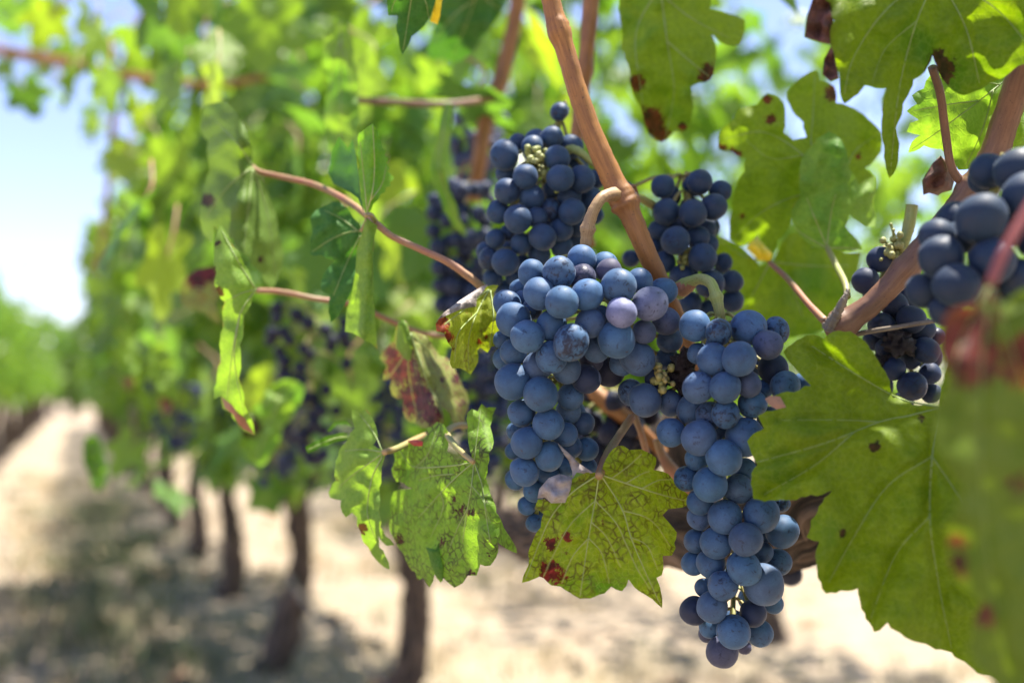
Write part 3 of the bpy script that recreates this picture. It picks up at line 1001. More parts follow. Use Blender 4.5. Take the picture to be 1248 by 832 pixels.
# --- centre bunch
B3 = [(709, 315, 17), (648, 333, 16.5, -2), (682, 332, 18.7, -3), (657, 358, 18.5, -5), (685, 368, 19.5, -8), (710, 338, 16, 'r', 2), (716, 359, 18.6, -7), (737, 324, 17, 4), (742, 330, 15, 'r', 0),
      (754, 349, 20.3, -6), (780, 342, 15.5, 0), (757, 381, 18, 'w', -10), (731, 385, 12.6, -7), (751, 414, 20.8, -9), (719, 394, 17.5, 'g', 0), (672, 396, 18.2, 0), (696, 417, 20.8, -8), (643, 410, 18.9, -7), (626, 389, 20, -3),
      (618, 370, 17, 2), (672, 435, 18.3, -5), (626, 429, 16.3, 0), (656, 446, 17.4, 'g', 2), (625, 465, 21, -4), (659, 480, 20, -7), (691, 450, 16.5, 'g', 2), (727, 425, 16, 'g', 3), (714, 462, 17.5, 'd', 5), (695, 483, 15.8, -1),
      (720, 441, 14, 'r', 7), (743, 453, 18, 'n', 12), (777, 437, 20.3, 'g', -3), (758, 443, 15, 'g', 4), (785, 404, 14.3, 'p', -4), (792, 370, 20.2, 'w', -9), (808, 355, 17, -1), (812, 391, 17, 'p', -2), (816, 414, 16, 'g', 2), (813, 437, 14.5, 'g', 6),
      (633, 352, 12, 5), (613, 414, 12, 5), (613, 437, 13, 5), (638, 366, 12, 5), (648, 377, 13, 5),
      (636, 503, 16.8, -1), (668, 517, 18.2, -6), (693, 502, 15, 'g', 3), (711, 516, 14.5, 'g', 0), (689, 529, 14.5, 0), (696, 545, 13.5, -2), (715, 547, 14, 2), (642, 539, 19, -5), (669, 556, 17.5, -6), (639, 574, 17.3, -5),
      (627, 525, 11, 4), (626, 549, 11, 4), (628, 584, 13, 3), (651, 598, 13.5, 0), (691, 568, 12.5, 2), (669, 580, 13.5, 2), (642, 616, 11.5, 3), (655, 624, 9.5, 4), (652, 637, 11, 2), (717, 568, 11, 4)]
b3 = bunch('large sharp blue bunch hanging from the tan hooked stalk at the slanting cane', B3, [(712, 312, 60), (712, 345, 92), (712, 400, 104), (690, 445, 84), (668, 480, 58), (668, 550, 48), (660, 600, 34), (652, 645, 20)],
           0.475, extra=10, seed=3, peduncle=[(768, 243, .497, 8), (752, 237, .485, 8), (735, 240, .475, 7), (724, 255, .472, 7), (717, 275, .472, 7.5), (714, 296, .474, 7), (712, 318, .478, 6)], ped_mat='rachis_tan', knot=(716, 279))
# --- long bunch
B4 = [(847, 397, 18.3, -3), (876, 405, 15.4, -5), (912, 399, 21.2, -5), (946, 403, 16, 2), (936, 420, 16.8, 'p', -7), (901, 437, 19.2, -10), (870, 438, 18.8, -8), (851, 431, 13, 1), (884, 472, 17.8, -9), (912, 468, 14.5, 'p', -9),
      (851, 472, 18.3, 'g', -4), (884, 504, 16.3, -8), (917, 492, 17, -3), (928, 444, 13.5, 'g', 0), (942, 449, 18, 'd', 4), (957, 470, 17.5, -2), (978, 466, 12, 3), (930, 474, 11, 2), (865, 507, 17, 'g', -3), (843, 499, 19, 'g', 1), (817, 491, 15.6, 'g', 3),
      (769, 478, 16, 'g', 3), (786, 487, 20, 'g', -3), (800, 463, 14, 'd', 7), (908, 532, 22, -6), (852, 533, 20.2, 'g', -4), (818, 527, 17, 1), (878, 528, 12, 'g', 3), (882, 558, 20.4, -7), (849, 559, 14, 4), (837, 583, 15, 3), (865, 590, 20.4, -6),
      (900, 596, 17, 'g', -1), (908, 572, 14, 2), (854, 611, 16, -2), (852, 631, 14.6, 'g', 2), (884, 630, 20, -6), (928, 627, 21.4, -5), (953, 647, 20, 2), (933, 650, 11, 4), (909, 657, 19, 'g', -9), (873, 661, 18, -6), (848, 659, 14.5, 2),
      (845, 686, 14.5, 3), (866, 686, 17, -3), (907, 692, 19.3, -7), (929, 673, 13, 'g', 1), (949, 684, 15.5, 3), (931, 712, 24, 'g', -4), (881, 713, 17.8, -7), (858, 716, 12, 3), (868, 739, 19, 'g', -5), (846, 744, 17.5, 'd', 1), (918, 747, 16.5, 'd', -2),
      (942, 735, 12.5, 5), (926, 771, 16, 1), (894, 770, 19.5, -6), (866, 763, 14, 3), (863, 771, 12, 'r', 6), (880, 794, 19, 'r', 0), (907, 788, 9, 'r', 6), (952, 613, 11, 4), (932, 582, 15, 4), (935, 555, 14, 4), (938, 510, 15, 3), (955, 495, 13, 5)]
b4 = bunch('longest blue bunch hanging from the green hooked stalk, tapering to the bottom', B4, [(876, 385, 50), (885, 405, 90), (885, 470, 98), (880, 530, 78), (885, 600, 68), (900, 650, 66), (895, 710, 58), (892, 750, 50), (885, 812, 22)],
           0.47, extra=8, seed=4, peduncle=[(826, 356, .492, 7), (836, 347, .487, 7), (852, 340, .478, 6.5), (866, 345, .47, 6.5), (873, 362, .467, 6.5), (877, 382, .467, 6.5), (879, 402, .472, 5)], ped_mat='rachis_green', knot=(873, 362))
mb = MB(); Q = catmull([(824, 357, .494, 6), (831, 352, .489, 10), (838, 348, .486, 9), (845, 344, .482, 6)], 6)
mb.tube([at(a[0], a[1], a[2]) for a in Q], [a[3] * a[2] / FPX for a in Q], 12, 0.1, 1); mb.build('peduncle_base', M['petiole_pink'], b4)
shrivelled(b4, [(833, 440, .466, 13), (838, 455, .468, 12), (822, 462, .470, 11), (835, 474, .47, 9), (826, 448, .474, 10)])
stub_cluster(b4, 806, 462, .464, 34, 6, 3)
stub_cluster(b4, 892, 712, .474, 14, 6, 4, 'rachis_green')
# --- upper left bunch, a little behind
B1 = [(682, 136, 11.8), (673, 167, 13.5), (649, 178, 13, -2), (631, 175, 12, 5), (615, 189, 17.6), (640, 215, 15, -4), (679, 193, 15.6, 2), (683, 217, 16.3, -5), (709, 218, 15.8), (618, 233, 15.3, -3), (648, 240, 15.4), (616, 212, 12, 7), (608, 258, 13.8),
      (631, 267, 16.7, -6), (654, 265, 12.4, -5), (671, 256, 13.5, 2), (694, 241, 15, 2), (697, 258, 15.2, -5), (661, 289, 15.3, -7), (684, 280, 14, 0), (635, 297, 12.8, -2), (619, 284, 10, 3), (604, 291, 12.4, -2), (721, 242, 14.5, 5), (727, 218, 12, 6),
      (705, 276, 13, 4), (700, 291, 12, 6), (591, 306, 11, 2), (616, 320, 16.3, -5), (684, 300, 13.5, 3), (596, 315, 13.5), (601, 339, 12, 2), (628, 339, 12, 4), (613, 353, 12, 2), (657, 311, 14, 3), (636, 322, 12, 5), (672, 232, 11, 8), (724, 262, 12, 8)]
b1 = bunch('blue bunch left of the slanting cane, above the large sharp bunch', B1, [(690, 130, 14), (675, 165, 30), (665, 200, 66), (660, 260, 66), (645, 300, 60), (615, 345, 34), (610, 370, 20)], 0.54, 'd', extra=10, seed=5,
           peduncle=[(728, 205, .535, 4), (710, 188, .535, 5), (696, 182, .54, 5.5), (684, 192, .55, 5), (672, 215, .552, 4)], ped_mat='rachis_green')
stub_cluster(b1, 652, 200, .528, 36, 9, 6, 'rachis_green')
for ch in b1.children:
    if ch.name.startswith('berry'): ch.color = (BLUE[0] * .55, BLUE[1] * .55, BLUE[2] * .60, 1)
# --- upper right bunch, behind the cane
B2 = [(808, 227, 14), (853, 222, 14.7), (878, 233, 12.8, 4), (870, 252, 16, -3), (845, 260, 16.3, -5), (812, 258, 16), (823, 293, 17, -6), (856, 314, 16.4, -6), (810, 319, 13.5, -1), (803, 280, 12.5, 3), (861, 281, 12, 4), (850, 289, 13.5, 1), (863, 298, 12.5, 4), (831, 337, 14.5, -2),
      (865, 346, 17, -2), (892, 343, 13.8), (893, 367, 14), (841, 369, 14, 3), (769, 315, 11.5, 3), (797, 300, 11, 4), (790, 288, 10, 5), (863, 376, 11, 4), (764, 229, 8, 2), (838, 312, 12, 7), (882, 320, 11, 8), (820, 350, 12, 6)]
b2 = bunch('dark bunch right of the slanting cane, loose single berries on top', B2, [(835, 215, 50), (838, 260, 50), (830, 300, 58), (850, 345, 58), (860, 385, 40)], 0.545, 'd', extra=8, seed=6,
           peduncle=[(768, 238, .51, 4), (780, 241, .52, 4.5), (795, 250, .54, 5), (815, 262, .555, 4), (832, 290, .56, 4)])
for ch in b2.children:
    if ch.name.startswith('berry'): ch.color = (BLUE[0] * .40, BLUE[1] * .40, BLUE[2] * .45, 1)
stub_cluster(b2, 833, 318, .53, 12, 6, 7)
# --- near bunch at the right edge
B5 = [(1196, 266, 29), (1240, 208, 27), (1250, 238, 27, -4), (1142, 287, 21, 3), (1147, 313, 26), (1166, 348, 25, -6), (1127, 354, 22), (1210, 318, 26, -2), (1240, 338, 22, 2), (1232, 275, 25, 4), (1152, 378, 19, 4), (1195, 355, 20, 4), (1228, 366, 23, 4),
      (1270, 290, 27, 0), (1282, 220, 26, 4), (1275, 340, 25, 2), (1168, 290, 20, 8)]
bunch('near blurred bunch cut off by the right edge, blue and purple, colour darkened for shade', B5, [(1225, 195, 50), (1205, 260, 85), (1205, 320, 90), (1190, 385, 60)], 0.385, '', extra=4, seed=8, gain=0.28)  # low gain puts the shade on this bunch into its berry colour
# --- shaded bunch below the dark cane
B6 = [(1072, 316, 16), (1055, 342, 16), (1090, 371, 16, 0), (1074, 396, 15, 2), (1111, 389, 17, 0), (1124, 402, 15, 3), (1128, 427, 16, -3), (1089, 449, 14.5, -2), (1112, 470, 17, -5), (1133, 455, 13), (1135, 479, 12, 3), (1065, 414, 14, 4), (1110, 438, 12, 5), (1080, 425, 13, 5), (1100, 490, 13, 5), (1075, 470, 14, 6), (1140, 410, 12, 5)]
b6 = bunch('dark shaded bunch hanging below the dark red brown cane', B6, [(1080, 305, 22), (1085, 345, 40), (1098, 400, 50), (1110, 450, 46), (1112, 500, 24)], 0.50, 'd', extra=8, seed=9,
           peduncle=[(1112, 250, .50, 7), (1108, 275, .50, 7), (1100, 300, .50, 6), (1090, 325, .505, 5), (1086, 350, .51, 4)], ped_mat='rachis_green')
shrivelled(b6, [(1097, 419, .488, 15), (1075, 442, .495, 10), (1085, 400, .495, 9)])
stub_cluster(b6, 1092, 305, .495, 40, 11, 9, 'rachis_green')


# --- blurred bunches in the background
def back_bunch(label, cx, cy, w, h, Z, n, seed, group=None, tint='d', r0=0.0068):
    rng = random.Random(seed)
    out = []
    tries = 0
    while len(out) < n and tries < 3000:
        tries += 1
        t = rng.random()
        y = cy - h / 2 + t * h
        hw = w / 2 * (1 - 0.65 * t * t)
        x = cx + rng.uniform(-1, 1) * hw
        r = r0 * FPX / Z * rng.uniform(0.85, 1.1)
        if all(math.hypot(x - a[0], y - a[1]) > 0.95 * r for a in out):
            out.append((x, y, r))
    return bunch(label, out, [(cx, cy - h / 2, w * 0.4), (cx, cy - h / 4, w * 0.5), (cx, cy + h / 4, w * 0.36), (cx, cy + h / 2 + 3, w * 0.18)], Z, tint, extra=0, seed=seed, squash=0.9, group=group)


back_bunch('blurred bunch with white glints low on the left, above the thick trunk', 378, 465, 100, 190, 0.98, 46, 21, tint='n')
back_bunch('dark blurred bunch hidden behind the pink shoots, mid left', 560, 320, 70, 190, 0.80, 44, 22)
back_bunch('dark blurred bunch directly left of the large sharp bunch', 585, 480, 80, 190, 0.85, 46, 23)
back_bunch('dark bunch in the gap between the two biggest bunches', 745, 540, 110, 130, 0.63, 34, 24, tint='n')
back_bunch('blurred bunch glinting under the sunlit shoot, upper middle', 582, 200, 66, 120, 0.95, 30, 25, tint='p')
back_bunch('tiny far bunch below the small red tipped leaves at left', 215, 505, 70, 80, 1.5, 26, 26)
back_bunch('dark blurred bunch low behind the pale left leaf', 335, 545, 70, 90, 1.25, 26, 27)
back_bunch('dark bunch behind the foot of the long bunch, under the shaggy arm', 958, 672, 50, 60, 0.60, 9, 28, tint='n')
back_bunch('dark blurred bunch above the mottled leaf, left of centre', 470, 520, 80, 120, 1.1, 32, 29)

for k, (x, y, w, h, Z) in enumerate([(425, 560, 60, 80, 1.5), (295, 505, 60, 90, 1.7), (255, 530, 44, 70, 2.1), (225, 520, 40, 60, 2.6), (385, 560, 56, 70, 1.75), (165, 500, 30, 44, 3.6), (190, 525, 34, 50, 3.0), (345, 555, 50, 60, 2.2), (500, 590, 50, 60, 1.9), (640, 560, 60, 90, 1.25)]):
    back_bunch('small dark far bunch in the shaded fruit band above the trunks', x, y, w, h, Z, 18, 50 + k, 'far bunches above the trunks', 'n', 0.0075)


# ------------------------------------------------------------------ traced leaves
def zz(region, pts):
    x0, y0, s = region
    return [(x0 + a / s, y0 + b / s) for a, b in pts]


def hero_leaf(label, region, outline, Z, mat, veins=(), vein_mat='vein', tilt=(0, 0), curl=(0, 0), wave=0.003, bulge=0.0016, step=4.5, blot=(), petiole=None, pet_mat='petiole_green', seed=1,
              vein_r=1.0, fold=None, tone=0.5, group=None, extra=(), jag=0.07, name='vine_leaf'):
    """outline and veins in zoomed pixels of a region of the photograph; tilt: metres of depth over the leaf's width / height"""
    rng = random.Random(seed)
    ol = zz(region, outline)
    vs = [zz(region, v) for v in veins]
    bl = [(*zz(region, [(b[0], b[1])])[0], b[2] / region[2], b[3]) for b in blot]
    ex_ = [(zz(region, e[0]), *e[1:]) for e in extra]
    # small teeth and wobble between the traced points
    poly = []
    n = len(ol)
    sgn = -1.0 if sum(ol[i][0] * ol[(i + 1) % n][1] - ol[(i + 1) % n][0] * ol[i][1] for i in range(n)) > 0 else 1.0
    for i in range(n):
        a, b = np.array(ol[i]), np.array(ol[(i + 1) % n])
        d = b - a
        Ln = np.linalg.norm(d)
        k = max(1, int(Ln / 6))
        nn = np.array([-d[1], d[0]])
        for q_ in range(k):
            t = q_ / k
            j = 0 if q_ == 0 else rng.uniform(-jag, jag)
            arc = (0.065 if Ln < 90 else 0.035) * math.sin(math.pi * t ** 1.25) * sgn
            poly.append(tuple(a + d * t + nn * (j / max(1, k) * 1.5 + arc)))
    A = np.array(poly)
    c = (A.min(0) + A.max(0)) / 2
    half = (A.max(0) - A.min(0)) / 2
    S = half.max()
    vl = [np.array(catmull(v, 8)) for v in vs]

    def depth(Q):
        Q = np.atleast_2d(np.asarray(Q, float))[:, :2]
        u = (Q - c) / S
        z = Z + tilt[0] * u[:, 0] + tilt[1] * u[:, 1] + curl[0] * u[:, 0] ** 2 + curl[1] * u[:, 1] ** 2
        if fold is not None:                       # sharp fold along a line: (x, y, dirx, diry, slope)
            for (fx, fy, dx, dy, sl) in fold:
                f0 = np.array(zz(region, [(fx, fy)])[0])
                nrm = np.array((-dy, dx)) / math.hypot(dx, dy)
                s = (Q - f0) @ nrm / S
                z = z + sl * (np.sqrt(s * s + 0.003) if True else abs(s))
        z = z + wave * np.array([noise.noise(Vector((q[0] * 2.2 + seed, q[1] * 2.2, seed * 1.7))) for q in u]) + wave * 0.4 * np.array([noise.noise(Vector((q[0] * 6 + seed, q[1] * 6, seed))) for q in u])
        if vl:
            dv = seg_dist(Q, vl)
            z = z + bulge * np.exp(-(dv / 7.0) ** 2)
        return z
    V, F, ed = fill(poly, step, seed)
    z = depth(V)
    hub = vs[0][0] if vs else tuple(c)
    root = empty(name, at(hub[0], hub[1], float(depth([hub])[0])))
    tag(root, label, 'leaf', group)
    dv = seg_dist(V, vl) if vl else np.full(len(V), 99.0)
    blv = np.zeros(len(V))
    for (bx, by, br, ba) in bl:
        br *= 1.25; ba = min(1.0, ba * 1.15)
        blv = np.maximum(blv, ba * np.exp(-((V[:, 0] - bx) ** 2 + (V[:, 1] - by) ** 2) / (br * br)))
    P3 = [at(p[0], p[1], zq) for p, zq in zip(V, z)]
    mesh_obj('blade', P3, F, M[mat], root, attrs={'vd': np.minimum(dv / 22, 1), 'ed': np.minimum(ed / 7, 1), 'bl': blv, 'tone': np.full(len(V), tone)})
    if vl:
        mb = MB()
        for i, L_ in enumerate(vl):
            zs = depth(L_) - 0.00045
            r0 = vein_r * (1.0 if i < 4 else 0.6)
            rad = np.linspace(r0, r0 * 0.3, len(L_)) * Z / FPX
            mb.tube([at(a[0], a[1], b) for a, b in zip(L_, zs)], rad, 6)
        mb.build('veins', M[vein_mat], root)
    for (poly2, nm, mt, dz) in ex_:
        V2, F2, ed2 = fill(poly2, 4.0, seed + 3)
        z2 = depth(V2) + dz * (0.15 + 0.85 * np.minimum(ed2 / 9, 1) ** 0.6) + (0.005 if mt in ('dry', 'under') else 0.002) * np.array([noise.noise(Vector((q[0] * 0.09, q[1] * 0.09, seed + 5))) for q in V2])
        nA = len(V2)
        mesh_obj(nm, [at(a[0], a[1], b) for a, b in zip(V2, z2)], F2, M[mt], root, attrs={'vd': np.ones(nA), 'ed': np.minimum(ed2 / 7, 1), 'bl': np.zeros(nA), 'tone': np.full(nA, tone)})
    if petiole:
        Q = catmull(petiole, 8)
        mb = MB(); mb.tube([at(a[0], a[1], a[2]) for a in Q], [a[3] * a[2] / FPX for a in Q], 10, 0.05, seed)
        mb.build('petiole', M[pet_mat], root)
    return root


RA = (620, 480, 3.083)
hero_leaf('yellow green leaf with red spots between the two biggest bunches', RA,
          [(345, 300), (365, 245), (410, 195), (430, 193), (455, 210), (500, 208), (555, 240), (545, 285), (600, 300), (630, 345), (695, 405), (655, 425), (600, 432), (578, 455), (600, 480), (632, 520), (622, 560), (628, 578), (612, 606), (578, 608), (575, 680), (555, 690), (576, 803), (540, 770), (450, 695), (425, 740), (385, 722), (360, 748), (268, 768), (230, 745), (195, 722), (160, 718), (130, 690), (115, 685), (50, 708), (75, 640), (80, 575), (120, 500), (130, 450), (100, 420), (110, 395), (135, 395), (160, 410), (215, 405), (240, 320), (310, 292)],
          0.452, 'leaf_centre', [[(340, 302), (325, 400), (300, 540), (268, 760)], [(345, 302), (425, 430), (460, 540), (510, 660), (572, 795)], [(350, 304), (500, 355), (600, 385), (690, 405)], [(335, 304), (250, 360), (190, 420), (140, 500), (60, 700)],
           [(325, 400), (240, 480), (190, 560), (130, 685)], [(325, 400), (400, 480), (440, 560), (480, 650), (530, 730)], [(425, 437), (510, 460), (560, 500), (605, 570)], [(460, 538), (520, 570), (560, 660)], [(300, 540), (240, 610), (200, 710)], [(300, 540), (350, 600), (378, 710)], [(310, 480), (370, 540), (420, 650)], [(385, 318), (450, 270), (500, 225)], [(440, 335), (500, 300), (530, 290)], [(500, 355), (560, 325), (610, 320)]],
          tilt=(0.006, -0.012), curl=(0.012, -0.008), wave=0.006, step=3.2, blot=[(160, 560, 28, .7), (215, 535, 26, .6), (150, 670, 45, .75), (190, 690, 35, .6), (130, 690, 20, .6), (175, 640, 26, .5), (210, 590, 20, .45), (350, 480, 25, .35), (470, 290, 30, .3)],
          petiole=[(770, 508, .50, 5), (755, 530, .49, 5), (741, 552, .475, 5.5), (733, 572, .46, 6), (730, 580, .452, 5)], pet_mat='petiole_pink', seed=2, tone=0.35,
          extra=[([(240, 312), (190, 300), (150, 315), (115, 355), (108, 392), (135, 388), (160, 410), (212, 408), (232, 360)], 'curled_edge', 'under', -0.004),
                 ([(183, 183), (235, 230), (262, 258), (318, 296), (290, 300), (255, 295), (240, 318), (238, 290), (225, 250), (200, 215)], 'torn_tip', 'under', -0.003)])
RB = (390, 480, 3.328)
hero_leaf('dark mottled green leaf with folded right edge, left of the large sharp bunch', RB,
          [(308, 205), (335, 205), (360, 195), (390, 215), (420, 180), (440, 160), (430, 135), (455, 130), (475, 112), (505, 125), (520, 180), (515, 235), (545, 265), (600, 272), (615, 250), (600, 170), (600, 130), (598, 75), (615, 60), (640, 70), (655, 38), (675, 55), (715, 55), (700, 85), (690, 130), (700, 165), (705, 195), (685, 240), (680, 290), (672, 340), (690, 400), (715, 480), (745, 540), (800, 645), (745, 620), (720, 600), (722, 640), (690, 695), (650, 690), (635, 735), (600, 735), (580, 765), (545, 785), (515, 760), (500, 745), (490, 765), (465, 730), (445, 785), (420, 745), (395, 755), (385, 720), (370, 715), (340, 650), (310, 610), (295, 580), (280, 540), (290, 490), (285, 445), (290, 420), (300, 395), (345, 385), (375, 383), (340, 360), (310, 355), (295, 330), (290, 305), (305, 270), (300, 240)],
          0.468, 'leaf_mottle', [[(625, 275), (540, 290), (390, 297), (345, 260), (315, 212)], [(625, 275), (615, 370), (600, 460), (578, 600)], [(625, 275), (560, 330), (490, 400), (400, 500)], [(625, 275), (655, 360), (668, 450), (690, 600)], [(625, 275), (640, 150), (652, 60)], [(615, 370), (660, 430), (690, 520)], [(490, 400), (500, 460), (450, 580)], [(600, 460), (560, 540), (520, 640)], [(390, 297), (440, 240), (470, 150)], [(540, 325), (470, 330), (400, 350)]],
          vein_mat='vein_green', tilt=(-0.004, -0.006), curl=(0.014, 0.012), wave=0.009, step=3.4, fold=[(668, 330, 0.12, 1, 0.05)], blot=[(320, 590, 30, .6), (610, 730, 24, .55), (690, 650, 20, .5), (690, 330, 16, .6), (570, 470, 35, .5), (610, 480, 28, .5), (540, 430, 25, .45), (390, 750, 18, .5), (500, 600, 40, .4), (530, 700, 30, .4)],
          vein_r=1.1, seed=4, tone=0.45, petiole=[(588, 522, .55, 3), (560, 518, .53, 4), (545, 528, .50, 4), (560, 548, .48, 3.5), (577, 563, .469, 3)], pet_mat='petiole_green',
          extra=[([(352, 190), (385, 184), (418, 192), (415, 212), (380, 210)], 'red_tip', 'dry_red', -0.003), ([(428, 620), (470, 630), (482, 600), (488, 650), (500, 700), (498, 760), (470, 735), (450, 690), (440, 650)], 'folded_lobe', 'leaf_fresh', -0.004)])
hero_leaf('pale green narrow leaf seen half edge on, left of the dark mottled leaf', RB,
          [(130, 60), (160, 72), (185, 60), (215, 100), (235, 170), (225, 195), (215, 205), (235, 220), (262, 225), (265, 245), (250, 300), (240, 380), (240, 470), (245, 540), (265, 575), (300, 612), (270, 615), (235, 575), (240, 620), (265, 655), (282, 710), (240, 685), (210, 650), (195, 620), (175, 600), (165, 560), (150, 530), (150, 500), (130, 480), (105, 500), (90, 480), (85, 430), (40, 420), (35, 400), (50, 365), (65, 350), (60, 310), (75, 250), (90, 210), (110, 190), (120, 160), (140, 140), (130, 90)],
          0.51, 'leaf_pale', [[(262, 235), (200, 280), (130, 330), (75, 380)], [(258, 235), (180, 225), (100, 230)], [(255, 240), (220, 160), (160, 80)], [(255, 250), (215, 330), (195, 430), (200, 520), (270, 690)]], 'vein_green', tilt=(-0.03, 0), curl=(0.03, 0.012), wave=0.008, step=4,
          blot=[(170, 548, 22, .8), (60, 350, 16, .6)], seed=5, petiole=[(540, 520, .56, 3), (505, 536, .53, 4), (484, 546, .51, 4), (468, 551, .50, 4)], pet_mat='petiole_green')
hero_leaf('small bright green curled leaf edge at the left of the pale narrow leaf', RB, [(-60, 215), (0, 185), (50, 165), (110, 160), (116, 182), (60, 195), (0, 215), (-50, 240)], 0.55, 'leaf_fresh', [[(112, 172), (50, 182), (-50, 226)]], 'vein_green', tilt=(0.01, 0), seed=6,
          extra=[([(28, 150), (60, 112), (105, 106), (132, 135), (110, 125), (70, 125), (40, 152)], 'rolled_edge', 'leaf_fresh', 0.004)])
RC = (370, 130, 2.775)
hero_leaf('fresh green folded leaf standing upright on the long pink shoot', RC,
          [(233, 57), (243, 72), (254, 84), (255, 105), (264, 118), (266, 138), (278, 152), (273, 165), (287, 175), (280, 190), (292, 208), (284, 218), (306, 240), (299, 251), (292, 255), (295, 268), (279, 275), (276, 290), (262, 295), (235, 330), (212, 368), (203, 345), (195, 280), (190, 200), (185, 140), (187, 90), (195, 85), (215, 70)],
          0.50, 'leaf_bright', [[(212, 366), (232, 290), (240, 200), (234, 62)], [(225, 320), (265, 260), (280, 200)], [(215, 350), (205, 250), (192, 120)]], 'vein', tilt=(0.012, 0.004), curl=(0.02, 0), fold=[(236, 200, -0.05, 1, 0.06)], wave=0.005, step=3.2, seed=7, vein_r=1.1, tone=0.7,
          extra=[([(210, 372), (235, 392), (250, 402), (240, 440), (234, 520), (238, 650), (250, 820), (230, 800), (205, 790), (185, 775), (165, 765), (140, 760), (145, 690), (165, 620), (175, 560), (180, 480), (200, 420)], 'hanging_lobe', 'leaf_pale', 0.0),
                 ([(120, 100), (150, 140), (165, 110), (175, 150), (185, 220), (195, 310), (207, 368), (185, 310), (160, 290), (100, 260), (80, 220), (90, 190), (95, 150)], 'side_lobe', 'leaf_dark', 0.008)],
          petiole=[(458, 270, .52, 3), (452, 262, .51, 3), (447, 262, .503, 3), (446, 263, .50, 2.5)])
hero_leaf('deep green leaf hanging behind the upright folded leaf', RC, [(25, 370), (60, 340), (120, 320), (165, 370), (195, 410), (200, 450), (180, 540), (150, 650), (90, 730), (90, 640), (60, 620), (65, 570), (110, 520), (60, 500), (20, 500), (30, 430)], 0.535, 'leaf_dark',
          [[(195, 420), (150, 425), (90, 450), (30, 490)], [(190, 425), (130, 380), (70, 350)], [(192, 435), (150, 520), (100, 640)]], 'vein_green', tilt=(-0.006, 0), curl=(0.02, 0), wave=0.008, seed=8, blot=[], petiole=[(447, 268, .51, 2.5), (444, 276, .53, 2.5), (440, 281, .533, 2.5)])
RD = (225, 110, 1.935)
hero_leaf('long drooping leaf with reddish tip at the end of the lower pink shoot', RD, [(85, 318), (110, 360), (140, 410), (160, 450), (170, 468), (160, 490), (140, 530), (130, 600), (128, 680), (140, 740), (165, 812), (130, 795), (110, 760), (90, 750), (85, 720), (68, 728), (75, 690), (85, 640), (90, 560), (95, 500), (80, 480), (70, 460), (75, 430), (70, 390), (72, 350)],
          0.53, 'leaf_pale', [[(168, 469), (130, 480), (95, 500)], [(166, 466), (130, 410), (88, 330)], [(166, 472), (130, 530), (110, 640), (100, 740)], [(130, 530), (118, 640), (150, 800)]], 'vein_green', tilt=(-0.02, 0.01), curl=(0.02, 0.015), wave=0.008, fold=[(120, 600, 0.05, 1, 0.04)], seed=9, blot=[(80, 475, 14, .8), (75, 360, 10, .7), (72, 420, 8, .6)], vein_r=1.0,
          extra=[([(86, 722), (95, 750), (112, 762), (130, 795), (165, 812), (140, 770), (110, 740)], 'red_tip', 'petiole_pink', -0.002)])
hero_leaf('broad olive leaf with a brown spot at the end of the long pink shoot', RD, [(50, 35), (100, 30), (135, 75), (150, 110), (160, 180), (170, 200), (200, 250), (220, 330), (232, 400), (205, 470), (180, 430), (150, 392), (130, 380), (115, 350), (70, 320), (65, 360), (40, 330), (35, 290), (45, 240), (60, 190), (55, 120), (40, 100), (38, 70)],
          0.57, 'leaf_olive', [[(160, 178), (120, 120), (60, 60)], [(158, 182), (100, 230), (50, 300)], [(160, 185), (150, 280), (140, 370)], [(162, 185), (195, 290), (215, 440)]], 'vein_green', tilt=(0.0, 0.0), curl=(0.03, 0.01), fold=[(137, 200, 0.02, 1, 0.10)], wave=0.01, seed=10, blot=[(55, 260, 16, .95), (180, 400, 10, .7)], step=5)
RE = (440, 330, 3.96)
hero_leaf('wine red blotched leaf hanging in the middle, left half reddened', RE, [(185, 240), (215, 240), (235, 290), (310, 310), (350, 370), (380, 410), (430, 430), (460, 490), (490, 560), (520, 620), (500, 700), (500, 775), (460, 750), (430, 690), (390, 655), (400, 730), (320, 760), (260, 735), (215, 715), (205, 620), (150, 600), (140, 560), (150, 520), (105, 530), (125, 460), (90, 420), (120, 370), (160, 340)],
          0.545, 'leaf_red', [[(238, 300), (280, 420), (330, 560), (390, 660)], [(238, 300), (330, 400), (420, 560), (490, 720)], [(236, 300), (200, 420), (130, 520)], [(238, 300), (230, 480), (270, 700)]], 'vein_green', tilt=(0.0, -0.006), curl=(0.02, 0), fold=[(290, 470, 0.4, 1, 0.06)], wave=0.008, seed=11, step=4,
          blot=[(190, 470, 90, .75), (260, 620, 90, .8), (150, 400, 50, .7), (330, 690, 60, .7), (260, 520, 60, .6), (460, 520, 30, .6), (395, 525, 16, .7), (490, 640, 26, .5), (350, 430, 22, .5)],
          extra=[([(172, 300), (178, 250), (200, 232), (222, 255), (240, 310), (248, 370), (240, 430), (215, 430), (190, 400), (170, 370)], 'pale_lobe', 'leaf_pale', -0.006)])
